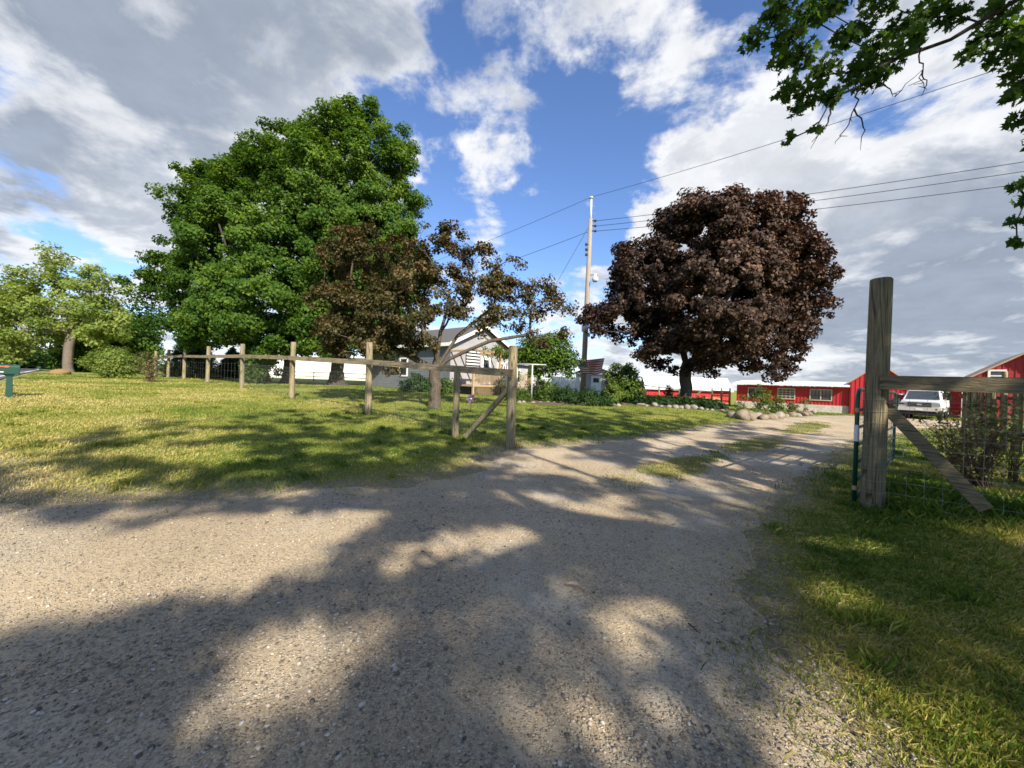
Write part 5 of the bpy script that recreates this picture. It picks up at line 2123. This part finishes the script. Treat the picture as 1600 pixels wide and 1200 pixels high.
def utility_pole():
    b = on_ground(911, 28)
    top = at(923, 342, 28)
    root = empty("utility_pole", b, "tall utility pole with yard lamp and three wires", "utility pole")
    b0 = Vector(b)
    MB().tube([b0 - Vector((0, 0, .3)), b0.lerp(top, .5), top], [.20, .175, .14], 14).build("pole", M['pole'], root)
    tt = at(924, 310, 28)
    MB().tube([top - Vector((0, 0, .4)), tt], [.075, .07], 10).build("mast", M['lamp_white'], root)
    MB().tube([tt, tt + Vector((0, 0, .10))], [.15, .13], 12).build("mast_cap", M['lamp_white'], root)
    att = []
    for v in (345, 353, 361):
        p = at(929, v, 27.95)
        att.append(p)
        MB().tube([p - Vector((.22, 0, 0)), p + Vector((.02, 0, 0))], [.05, .04], 8).tube([p, p + Vector((.12, 0, 0))], [.085, .085], 10).build("insulator", M['black_metal'], root)
    for v in (382, 390, 398):
        p = at(918, v, 27.9)
        MB().tube([p + Vector((.12, 0, 0)), p - Vector((.10, 0, 0))], .03, 6).tube([p - Vector((.10, 0, .09)), p - Vector((.10, 0, -.09))], .07, 8).build("rack_spool", M['black_metal'], root)
    MB().tube([at(914, 508, 27.85), at(914, 518, 27.85)], .24, 12).build("band", M['steel'], root)
    # lamp
    la, lb = at(921, 430, 28), at(930, 428, 27.6)
    MB().tube([la, lb], .035, 6).build("lamp_arm", M['steel'], root)
    c = at(930, 436, 27.6)
    MB().tube([c + Vector((0, 0, .38)), c + Vector((0, 0, .16)), c + Vector((0, 0, .12)), c + Vector((0, 0, -.10)), c + Vector((0, 0, -.2))], [.08, .09, .20, .22, .15], 14).build("lamp_head", M['lamp_white'], root)

    def wire(p, q, sag, r=.018, name="power_line", label="", n=24, grp=None):
        p, q = Vector(p), Vector(q)
        pts = []
        for i in range(n + 1):
            t = i / n
            pts.append(p.lerp(q, t) - Vector((0, 0, 4 * sag * t * (1 - t))))
        o = Vector(p)
        mb = MB()
        mb.tube(pts, r, 4)
        ob = mb.build(name, M['cable'])
        return tag(ob, label, "cable", grp)
    for i, v in enumerate((235, 250, 269)):
        q = at(1600, v, 18.5)
        p = att[i] + Vector((.12, 0, 0))
        d = q - p
        wire(p, p + d * 1.9, .55, .016, label=("uppermost", "middle", "lowest")[i] + " of three dark wires running right from the pole's insulators")
    tpt = tt + Vector((0, 0, .1))
    q = at(1440, 130, 16.5)
    wire(tpt, tpt + (q - tpt) * 1.9, .5, .013, label="thin wire rising right from the mast cap of the utility pole")
    wire(tpt, Vector((-28, 58, 14.0)), .8, .014, label="thin wire running left from the mast cap toward the maples")
    wire(att[2] + Vector((-.3, 0, 0)), Vector((-26, 56, 11.6)), .9, .016, label="sagging wire running left from below the insulators")
    an = on_ground(770, 25.6)
    wire(at(919, 356, 27.9), an, 0.0, .014, "guy_wire", "straight guy wire slanting from the utility pole down to the lawn")
    # flag on a slanting staff
    s0, s1 = at(913, 588, 27.7), at(896, 561, 27.2)
    fl = empty("us_flag", s0, "striped american flag blowing from a short staff on the utility pole", "flag")
    MB().tube([s0, s1 + (s1 - s0) * .05], .016, 6).build("staff", M['steel'], fl)
    nu, nv = 40, 20
    a, bq = Vector(s1), s1.lerp(s0, .84)
    c = at(945, 559, 27.0)
    dpt = at(938, 583, 27.0)
    V, UV = [], []
    for j in range(nv + 1):
        t = j / nv
        for i in range(nu + 1):
            s = i / nu
            L0, R0 = a.lerp(bq, t), c.lerp(dpt, t)
            p = L0.lerp(R0, s)
            p += Vector((0, 1, 0)) * (.13 * math.sin(s * 9 + t * 2.2) * (.2 + s)) + Vector((0, 0, 1)) * (-.10 * math.sin(s * math.pi) * (1 - .3 * t) + .045 * math.sin(s * 10 + t * 3 + .6) * s * (.4 + t))
            V.append(tuple(p - s0))
            UV.append((s, 1 - t))
    idx = np.arange((nu + 1) * (nv + 1)).reshape(nv + 1, nu + 1)
    Fc = np.stack([idx[:-1, :-1], idx[1:, :-1], idx[1:, 1:], idx[:-1, 1:]], -1).reshape(-1, 4)
    me = np_mesh("cloth", np.array(V), Fc, True)
    uvl = me.uv_layers.new(name="UVMap")
    uv = np.array(UV)[Fc.ravel()]
    uvl.data.foreach_set("uv", uv.ravel().astype(np.float32))
    m, nt, bs = mat_base("flag_cloth")
    L = nt.links.new
    uvn = nd(nt, "ShaderNodeUVMap")
    sp = nd(nt, "ShaderNodeSeparateXYZ")
    L(uvn.outputs[0], sp.inputs[0])

    def mth(op, x, y=None):
        n = nd(nt, "ShaderNodeMath")
        n.operation = op
        for k, q_ in enumerate((x, y)):
            if q_ is None:
                continue
            if isinstance(q_, (int, float)):
                n.inputs[k].default_value = q_
            else:
                L(q_, n.inputs[k])
        return n.outputs[0]

    def mixc(f, x, y):
        n = nd(nt, "ShaderNodeMix")
        n.data_type = 'RGBA'
        L(f, n.inputs[0])
        for k, q_ in ((6, x), (7, y)):
            if isinstance(q_, tuple):
                n.inputs[k].default_value = (*q_, 1)
            else:
                L(q_, n.inputs[k])
        return n.outputs[2]
    U, Vv = sp.outputs[0], sp.outputs[1]
    stripe = mth('MODULO', mth('FLOOR', mth('MULTIPLY', mth('SUBTRACT', 1.0, Vv), 13.0)), 2.0)     # 0 red, 1 white
    base = mixc(stripe, (0.36, 0.035, 0.05), (0.62, 0.58, 0.55))
    cant = mth('MULTIPLY', mth('LESS_THAN', U, 0.40), mth('GREATER_THAN', Vv, 6 / 13))
    su = mth('SUBTRACT', mth('FRACT', mth('MULTIPLY', U, 6 / .40)), .5)
    sv = mth('SUBTRACT', mth('FRACT', mth('MULTIPLY', mth('SUBTRACT', 1.0, Vv), 5 * 13 / 7)), .5)
    star = mth('LESS_THAN', mth('ADD', mth('MULTIPLY', su, su), mth('MULTIPLY', sv, sv)), .075)
    cc = mixc(star, (0.02, 0.035, 0.09), (0.62, 0.6, 0.58))
    L(mixc(cant, base, cc), bs.inputs["Base Color"])
    bs.inputs["Roughness"].default_value = .85
    link("cloth", me, m, fl)


utility_pole()


def clothes_pole():
    b = on_ground(831, 22.0)
    root = empty("clothesline_post", b, "pale steel T shaped clothesline post in the garden bed", "clothesline post")
    h = 2.15
    MB().tube([b - Vector((0, 0, .2)), b + Vector((0, 0, h))], .045, 8).build("post", M['steel'], root)
    MB().tube([b + Vector((-.78, 0, h - .03)), b + Vector((.78, .0, h - .03))], .035, 8).build("crossbar", M['steel'], root)


clothes_pole()


def flower_ornament():
    b = on_ground(737, 17.2)
    b = on_ground(737, 15.0)
    root = empty("garden_ornament", b, "purple flower shaped garden ornament behind the fence brace", "ornament")
    c = b + Vector((0, 0, .50))
    MB().tube([b - Vector((0, 0, .1)), c], .012, 6).build("stake", M['black_metal'], root)
    for k in range(6):
        a = k * 6.283 / 6
        mb = MB()
        d = Vector((math.cos(a), 0, math.sin(a)))
        q = Vector((-math.sin(a), 0, math.cos(a)))
        vs = [c, c + d * .11 + q * .08 + Vector((0, -.03, 0)), c + d * .21 + Vector((0, -.06, 0)), c + d * .11 - q * .08 + Vector((0, .03, 0))]
        mb.add(vs + [v + Vector((0, .012, 0)) for v in vs], [(0, 1, 2, 3), (7, 6, 5, 4), (0, 4, 5, 1), (1, 5, 6, 2), (2, 6, 7, 3), (3, 7, 4, 0)])
        mb.build("petal", M['purple'], root)
    MB().tube([c + Vector((0, -.05, 0)), c + Vector((0, .03, 0))], .03, 8).build("hub", M['white'], root)


flower_ornament()

# ---------------------------------------------------------------- garden beds


def bed(name, pts, dz=.03):
    c = sum((Vector((p.x, p.y, 0)) for p in pts), Vector()) / len(pts)
    n = len(pts) * 4
    vs = []
    for i in range(n):
        t = i / 4
        a, b = pts[int(t) % len(pts)], pts[(int(t) + 1) % len(pts)]
        f = t - int(t)
        x, y = a.x + (b.x - a.x) * f, a.y + (b.y - a.y) * f
        vs.append((x, y))
    V, Fc = [], []
    for k, s in enumerate((1.0, .75, .4)):
        for x, y in vs:
            X, Y = c.x + (x - c.x) * s, c.y + (y - c.y) * s
            V.append((X, Y, Hs(X, Y) + (dz - .045 if k == 0 else dz + .05)))
    for k in range(2):
        for i in range(n):
            Fc.append((k * n + i, k * n + (i + 1) % n, (k + 1) * n + (i + 1) % n, (k + 1) * n + i))
    Fc.append(tuple(range(2 * n, 3 * n)))
    me = bpy.data.meshes.new(name)
    me.from_pydata(V, [], Fc)
    o = link(name, me, M['soil'])
    tag(o, kind="structure")


def leafy_mound(name, label, cat, base, r, h, n, leaf, lmat, group=None, tone0=.45, blade=False, ry=None):
    root = empty(name, base, label, cat, group)
    ry = ry or r
    d = rand_unit(n)
    d[:, 2] = np.abs(d[:, 2])
    q = .35 + .65 * R.random(n) ** .6
    lump_ = 1 + .35 * vnoise(d[:, 0] * 3 + base[0] * 7, d[:, 1] * 3 + base[1], 1.3, 31) + .3 * vnoise(d[:, 0] * 5, d[:, 2] * 5 + base[0], 1.3, 33)
    P = np.stack([d[:, 0] * r * q * lump_, d[:, 1] * ry * q * lump_, d[:, 2] * h * q * lump_], 1)
    P[:, 2] += .03
    N = d * .8 + rand_unit(n) * .6
    N[:, 2] += .3
    N /= np.linalg.norm(N, axis=1)[:, None]
    td = None
    if blade:
        td = d * .8 + np.array([0, 0, .9])
    T = np.clip(tone0 + .2 * R.normal(size=n), 0, 1)
    S = leaf * (.65 + .7 * R.random(n))
    o = link("foliage", leaf_mesh("foliage", P, N, S, T, 'kite', td, .14 if blade else .36), lmat, root)
    o["kind"] = "stuff"
    mb = MB()
    b = Vector(base)
    for k in range(7):
        a = rnd.uniform(0, 6.28)
        mb.tube([b - Vector((0, 0, .03)), b + Vector((math.cos(a) * r * .3, math.sin(a) * ry * .3, h * .45)), b + Vector((math.cos(a) * r * .6, math.sin(a) * ry * .6, h * .75))], [.014, .01, .005], 4, cap=False)
    mb.build("stem", M['bark_twig'], root)["kind"] = "stuff"
    return root


bed("garden_bed", [gpt(806, 629), gpt(840, 633), gpt(900, 634), gpt(960, 634), gpt(1000, 632), on_ground(1000, 25), on_ground(930, 26), on_ground(850, 26), on_ground(800, 25)])
gl = ["feathery green perennials at the foot of the clothesline post", "tall grassy green perennials left of the utility pole", "dark green perennials in front of the utility pole", "dense dark perennials right of the utility pole", "broad dark perennial mound beside the round lilac"]
for i, (u, Y, r, h) in enumerate(((812, 21.6, .75, .75), (858, 22.4, 1.0, 1.15), (888, 21.6, .95, .95), (920, 21.4, .95, .9), (950, 21.6, .8, .85))):
    leafy_mound("perennial_clump", gl[i], "plants", on_ground(u, Y), r, h, 1900, .17 if i else .14, LM['shrub'] if i in (0, 1) else LM['dark'], "perennials in the stone edged garden bed", .35 if i in (0, 1) else .5, blade=True, ry=.8)
leafy_mound("perennial_clump", "green perennials behind the garden bed's grassy clumps", "plants", on_ground(838, 23.6), .9, 1.05, 1500, .16, LM['dark'], "perennials in the stone edged garden bed", .6, blade=True)
shrub("lilac_shrub", "large round green lilac left of the crimson maple", "shrub", on_ground(972, 23), 2.35, 1.1, 20, 75, .12, LM['shrub'], M['bark_twig'], .34, n_clump=120,
      lobes=[(*(on_ground(972, 23) + Vector((0, 0, 1.35))), 1.05, .95, .95), (*(on_ground(978, 23) + Vector((0, 0, .8))), .95, .9, .7)], tone0=.42)
shrub("lilac_shrub", "small bright green shrub at the lilac's foot", "shrub", on_ground(958, 21.4), 1.15, .45, 12, 60, .10, LM['shrub'], M['bark_twig'], .22, n_clump=50, tone0=.7)
leafy_mound("bush", "dark rounded bush against the house wall under the crabapple", "shrub", on_ground(655, 25.5), 1.3, 1.2, 1800, .16, LM['dark'], None, .5)
leafy_mound("bush", "leafy bush left of the wooden porch steps", "shrub", on_ground(697, 24.0), .9, 1.0, 1400, .14, LM['shrub'], None, .35)
leafy_mound("bush", "low green bush right of the wooden porch steps", "shrub", on_ground(785, 27.5), .8, .9, 1200, .13, LM['shrub'], None, .55)

# edging stones
def stones(lst, size, lab, group, cat="stone", mat='rock_pale', s0=0):
    for i, (u, v) in enumerate(lst):
        p = gpt(u, v)
        s = size * rnd.uniform(.6, 1.4)
        lump("edging_stone", lab, cat, p, s * rnd.uniform(.9, 1.4), s, s * rnd.uniform(.55, .85), M[mat], group, s0 + i, sub=2, jag=.45, sink=.38)


stones([(808 + i * 11.4 + rnd.uniform(-3, 3), 629 + i * .42 + rnd.uniform(-.6, .6)) for i in range(15)], .15, "pale fieldstone edging the green garden bed near the utility pole", "stones edging the garden bed", s0=100)
bed("maple_bed", [gpt(985, 634), gpt(1030, 637), gpt(1080, 640), gpt(1140, 645), gpt(1150, 640), on_ground(1125, 23.5), on_ground(1070, 25), on_ground(1000, 24.5)])
stones([(1000 + i * 10.5 + rnd.uniform(-3, 3), 633.5 + i * .75 + rnd.uniform(-.8, .8)) for i in range(13)], .145, "pale stone edging the dark bed under the crimson maple", "stones edging the maple bed", s0=140)
for i, (u, Y) in enumerate(((1004, 22.2), (1022, 21.8), (1040, 21.4), (1090, 21.0), (1110, 20.6), (1058, 21.4))):
    leafy_mound("ground_cover", ["dark low ground cover plant around the crimson maple", "dark low ground cover plant around the crimson maple"][0], "plants", on_ground(u, Y), .95, .5, 900, .14, LM['dark'], "ground cover under the crimson maple", .35, ry=.6)
leafy_mound("young_shrub", "thin young shrub in front of the small red shed", "shrub", on_ground(1046, 23.8), .35, 1.25, 420, .11, LM['olive'], None, .4)

# rock flower bed by the drive
RB = [(1145, 653), (1160, 655), (1172, 656), (1182, 654), (1194, 656), (1206, 655), (1217, 654), (1229, 653), (1238, 651), (1246, 651), (1255, 650), (1264, 649), (1271, 647)]
SZ = [.34, .52, .46, .30, .28, .34, .38, .26, .30, .24, .30, .26, .34]
bed("rock_bed", [gpt(1150, 654), gpt(1180, 655), gpt(1220, 653), gpt(1262, 649), gpt(1272, 645), gpt(1240, 645), gpt(1200, 647), gpt(1160, 649)])
for i, ((u, v), s) in enumerate(zip(RB, SZ)):
    p = gpt(u, v)
    s *= .8
    lump("boulder", "tan fieldstone boulder ringing the raised bed in front of the long red shed", "boulder", p, s * 1.05, s * .8, s * .72, M['rock'] if i % 3 else M['rock_pale'], "boulders ringing the raised bed", 200 + i, sub=3, jag=.3)
sl = ["leggy rose bush at the near end of the raised bed", "largest leafy rose bush in the raised bed", "bushy rose beside the largest rose in the raised bed", "spiky pale green plant between the roses of the raised bed", "thin bare rose canes by the window of the long red shed"]
for i, (u, v, h, r, nc, ba) in enumerate(((1156, 650, 1.2, .3, 16, .2), (1188, 650, 1.55, .5, 42, 0), (1212, 650, 1.1, .35, 30, 0), (1238, 649, .95, .4, 22, .1), (1256, 648, 1.25, .45, 16, .3))):
    g = gpt(u, v)
    shrub("rose_bush", sl[i], "shrub", g, h, r, 9, 26, .09, LM['shrub'] if i < 3 else LM['olive'], M['wood_rail'], .17, n_clump=nc, bare=ba, rs=.012, tone0=.5)

# ---------------------------------------------------------------- far things


def far_trees():
    C, T0 = [], []
    for k in range(260):
        X = R.uniform(180, 620)
        Y = R.uniform(300, 330)
        C.append((X, Y, R.uniform(.5, 6.5)))
    for k in range(260):
        X = R.uniform(-420, 180)
        Y = R.uniform(330, 360)
        C.append((X, Y, R.uniform(.3, 4.0)))
    C = np.array(C)
    P, N, S, T = clump_leaves(C, 4.0, 34, 2.2, .8, .4, None, None)
    o = link("far_woods", leaf_mesh("far_woods", P, N, S, T), LM['dark'])
    tag(o, "dark line of far woods beyond the fields", "woods", kind="stuff")


far_trees()

# ---------------------------------------------------------------- grass blades and gravel stones


def fan_points(n, y0, y1, half=1.75, power=2.0):
    """points before the gate, denser close by"""
    q = R.random(n)
    # pdf ~ 1/r^power in range
    a = 1 - power + 1
    if abs(a) < 1e-6:
        r = y0 * (y1 / y0) ** q
    else:
        r = (y0 ** a + q * (y1 ** a - y0 ** a)) ** (1 / a)
    x = R.uniform(-half, half, n) * r
    return x, r


def grass():
    x, y = fan_points(460000, 1.1, 34, 1.6, 1.75)
    ex, ey = [], []
    for c, la, lb in STRIPS:
        k = 6000
        u1, v1 = R.uniform(-1.2, 1.2, k) * la, R.uniform(-1.4, 1.4, k) * lb
        ex.append(c.x + u1 * DRV.x - v1 * DRV.y)
        ey.append(c.y + u1 * DRV.y + v1 * DRV.x)
    # taller tufts: round the posts, along the fence and here and there in the lawn
    tx, ty = [], []
    cen = [(p.x + rnd.uniform(-.15, .15), p.y + rnd.uniform(-.15, .15)) for p in FPOS[:5] for _ in range(3)]
    cen += [(GP.x + rnd.uniform(-.3, .4), GP.y + rnd.uniform(-.35, .3)) for _ in range(10)]
    for _ in range(260):
        cx, cy = fan_points(1, 2.0, 16, 1.5, 1.4)
        cen.append((cx[0], cy[0]))
    for cx, cy in cen:
        k = rnd.randint(25, 70)
        tx.append(cx + R.normal(size=k) * .055)
        ty.append(cy + R.normal(size=k) * .055)
    ntuft = sum(len(q) for q in tx)
    x, y = np.concatenate([x] + ex + tx), np.concatenate([y] + ey + ty)
    tuft = np.zeros(len(x))
    tuft[-ntuft:] = 1
    sd = drive_sd(x, y)
    ss = strip_sd(x, y)
    rs = road_s(x, y)
    lo = np.where((x < .5) & (y < 7), -.75, -.5)
    keep = R.random(len(x)) < sstep(sd, lo, np.where(x < .5, 1.2, .7)) ** 1.4
    keep |= (ss < .15) & (R.random(len(x)) < .9 * sstep(-ss, -.15, .2))
    keep &= (rs < -.3)
    for c, rr in ((gpt(1210, 650), 0.0),):
        pass
    x, y, sd, ss, tuft = x[keep], y[keep], sd[keep], ss[keep], tuft[keep]
    n = len(x)
    z = H(x, y) + .005
    r = np.hypot(x, y)
    # tall growth along the right fence line, mown lawn elsewhere
    gx, gy = x - GP.x, y - GP.y
    al = gx * A.x + gy * A.y
    pe = gx * B.x + gy * B.y
    rough = np.exp(-((pe - .9) / 1.3) ** 2) * sstep(al, -.15, .5)
    rightlawn = sstep(x - .25 * y, .6, 1.5) * (1 - sstep(y, 6, 9))
    lf = np.abs((x - 0) * B.x + (y - 8.9) * B.y)
    fenceline = np.exp(-(lf / .22) ** 2) * (x < .3) * (y < 40)
    h = .030 + .018 * R.random(n) + .022 * rightlawn * R.random(n) + rough * (.06 + .20 * R.random(n)) + fenceline * .09 * R.random(n)
    h *= 1 + .5 * vnoise(x, y, 1.1, 41) + .006 * r
    h *= np.where(sd < .25, .75, 1)
    h += tuft * (.015 + .05 * R.random(n))
    w = .0011 + .00050 * r
    a = R.random(n) * 6.283
    lean = .25 + .55 * R.random(n)
    flat = (R.random(n) < (.10 + .20 * rightlawn)) & (tuft < .5)
    lean = np.where(flat, 1.6 + R.random(n), lean)
    d = np.stack([np.cos(a), np.sin(a)], 1)
    q = np.stack([-np.sin(a), np.cos(a)], 1)
    # face the blades roughly any way
    b0 = np.stack([x, y, z], 1)
    V = np.zeros((n, 4, 3))
    V[:, 0, :] = b0
    V[:, 0, :2] -= q * w[:, None]
    V[:, 1, :] = b0
    V[:, 1, :2] += q * w[:, None]
    hz = h / np.sqrt(1 + lean ** 2 * .6)
    V[:, 2, :] = b0
    V[:, 2, :2] += d * (h * lean * .35)[:, None] + q * w[:, None] * .75
    V[:, 2, 2] += hz * .62
    V[:, 3, :] = b0
    V[:, 3, :2] += d * (h * lean)[:, None]
    V[:, 3, 2] += hz
    dry = .38 + .75 * vnoise(x, y, .35, 51) + .55 * vnoise(x, y, 1.3, 52) + .25 * vnoise(x, y, 5, 53)
    dry += .30 * sstep(-x, 3, 9) * (1 - sstep(y, 12, 22)) + .32 * (1 - sstep(sd, -.1, .9))
    dry += .20 * rightlawn - .20 * rough
    # the lawn behind the fence is greener
    dry -= .16 * sstep((x - 0) * B.x + (y - 8.9) * B.y, -.5, 1.5)
    dry += .17 * R.normal(size=n) - .18 * tuft
    dry = np.where(flat, dry + .35, dry)
    dry = np.clip(dry, 0, 1)
    F = np.concatenate([np.arange(n)[:, None] * 4 + np.array([[0, 1, 2]]), np.arange(n)[:, None] * 4 + np.array([[0, 2, 3]])])
    o = link("grass", np_mesh("grass", V.reshape(-1, 3), F, False, np.repeat(dry, 4)), LM['grass'])
    tag(o, "short mown grass covering the lawn and verges", "grass", kind="stuff")
    # white clover heads
    m = 80
    p = gpt(570, 715)
    cx, cy = p.x + R.normal(size=m) * 1.6, p.y + R.normal(size=m) * .9
    ok = drive_sd(cx, cy) > .2
    cx, cy = cx[ok], cy[ok]
    C = np.stack([cx, cy, H(cx, cy) + .05], 1)
    P, N, S, T = clump_leaves(C, .006, 8, .010, 1, .3, None, np.full(len(C), 1.0), tone_sd=.03)
    tag(link("clover_flowers", leaf_mesh("clover_flowers", P, N, S, T), M['white']), "scattered white clover heads in the shaded lawn", "clover", kind="stuff")
    # cut straw along the edge of the drive
    m = 900
    t = R.random(m)
    ed = np.array([(2.35, 3.7), (1.75, 2.7), (1.6, 2.0)])
    k = R.integers(0, 2, m)
    q2 = ed[k] * (1 - t)[:, None] + ed[k + 1] * t[:, None] + R.normal(size=(m, 2)) * np.array([.5, .35])
    q2[:, 0] += .35
    aa = R.random(m) * 6.283
    ln = .03 + .07 * R.random(m) ** 2
    P = np.stack([q2[:, 0], q2[:, 1], H(q2[:, 0], q2[:, 1]) + .02 + .03 * R.random(m)], 1)
    td = np.stack([np.cos(aa), np.sin(aa), .12 * R.normal(size=m)], 1)
    N = rand_unit(m) * .35 + np.array([0, 0, 1.0])
    N /= np.linalg.norm(N, axis=1)[:, None]
    tag(link("straw", leaf_mesh("straw", P, N, ln, np.clip(.9 + .1 * R.normal(size=m), 0, 1), 'kite', td, .014), LM['grass']), "dry straw lying along the edge of the drive", "straw", kind="stuff")


grass()


def gravel_stones():
    import bmesh
    bm = bmesh.new()
    bmesh.ops.create_icosphere(bm, subdivisions=1, radius=1)
    V0 = np.array([v.co[:] for v in bm.verts])
    F0 = np.array([[v.index for v in f.verts] for f in bm.faces])
    bm.free()
    bm = bmesh.new()
    bmesh.ops.create_cube(bm, size=1.3)
    bm.free()
    O0 = np.array([(1, 0, 0), (-1, 0, 0), (0, 1, 0), (0, -1, 0), (0, 0, 1), (0, 0, -1)], float)
    OF = np.array([(0, 2, 4), (2, 1, 4), (1, 3, 4), (3, 0, 4), (2, 0, 5), (1, 2, 5), (3, 1, 5), (0, 3, 5)])

    def batch(n, y0, y1, smin, smax, Vt, Ft, power=1.6, sk=3.0):
        x, y = fan_points(n, y0, y1, 1.6, power)
        sd = drive_sd(x, y)
        pat = vnoise(x, y, .9, 61) + .6 * vnoise(x, y, 2.4, 62)
        keep = (R.random(len(x)) < sstep(-sd, -.55, .25)) & (R.random(len(x)) < .12 + 1.5 * np.clip(pat + .30, 0, 1)) & (strip_sd(x, y) > .1) & (road_s(x, y) < -.05)
        x, y = x[keep], y[keep]
        n = len(x)
        s = smin + (smax - smin) * R.random(n) ** sk
        a = R.random(n) * 6.283
        V = Vt[None] * (1 + .22 * R.normal(size=(n, len(Vt), 1)).clip(-1.6, 1.6))
        V = V * np.stack([s * R.uniform(.8, 1.4, n), s * R.uniform(.7, 1.0, n), s * R.uniform(.35, .6, n)], 1)[:, None, :]
        c, si = np.cos(a)[:, None], np.sin(a)[:, None]
        X = V[:, :, 0] * c - V[:, :, 1] * si
        Yv = V[:, :, 0] * si + V[:, :, 1] * c
        V = np.stack([X + x[:, None], Yv + y[:, None], V[:, :, 2] + (H(x, y) + .012 + s * .06)[:, None]], -1)
        T = np.clip(.50 + .24 * R.normal(size=n), .1, 1)
        T = np.where(R.random(n) < .02, R.uniform(.8, 1, n), T)
        T = np.where(R.random(n) < .04, R.uniform(0, .12, n), T)
        F = (np.arange(n)[:, None, None] * len(Vt) + Ft[None]).reshape(-1, 3)
        return V.reshape(-1, 3), F, np.repeat(T, len(Vt))
    parts = [batch(17000, 1.1, 4.0, .004, .015, V0, F0, 1.3, 4.0), batch(80000, 1.1, 7.0, .0025, .0085, O0, OF, 1.6, 2.0), batch(28000, 3.5, 15, .006, .019, O0, OF, 1.6)]
    o, Vs, Fs, Ts = 0, [], [], []
    for V, F, T in parts:
        Vs.append(V)
        Fs.append(F + o)
        Ts.append(T)
        o += len(V)
    ob = link("gravel", np_mesh("gravel", np.vstack(Vs), np.vstack(Fs), False, np.concatenate(Ts)), LM['pebble'])
    tag(ob, "loose tan and grey gravel scattered over the drive", "gravel", kind="stuff")


gravel_stones()


def debris():
    # curled dry leaf and twigs lying on the gravel
    for i, (u, v, L_, lab) in enumerate(((896, 926, .10, "curled tan dry leaf lying on the open gravel drive"), (1085, 992, .11, "dark dry twig lying on gravel near the grass edge"))):
        p = gpt(u, v)
        a = .4 + i
        d = Vector((math.cos(a), -math.sin(a) * .6, 0)).normalized()
        mb = MB()
        if i == 0:
            q = Vector((-d.y, d.x, 0))
            vs = []
            for k in range(7):
                t = k / 6
                w = .022 * math.sin(math.pi * min(max(t, .06), .95))
                c = p + d * (L_ * (t - .5)) + Vector((0, 0, .028 + .012 * math.sin(t * 3.1)))
                vs += [c - q * w + Vector((0, 0, .012)), c, c + q * w + Vector((0, 0, .012))]
            fs = []
            for k in range(6):
                for j in (0, 1):
                    fs.append((k * 3 + j, k * 3 + j + 1, k * 3 + j + 4, k * 3 + j + 3))
            mb.add(vs, fs)
            o = mb.build("dry_leaf", M['trim_tan'])
        else:
            pts = [p + d * (L_ * (t - .5)) + Vector((0, .01 * math.sin(t * 7), .028)) for t in np.linspace(0, 1, 6)]
            mb.tube(pts, [.004, .005, .005, .004, .003, .002], 5)
            mb.tube([pts[2], pts[2] + d * .03 + Vector((.02, .03, .01))], [.003, .002], 4)
            o = mb.build("twig", M['bark_twig'])
        tag(o, lab, "leaf" if i == 0 else "twig")


debris()
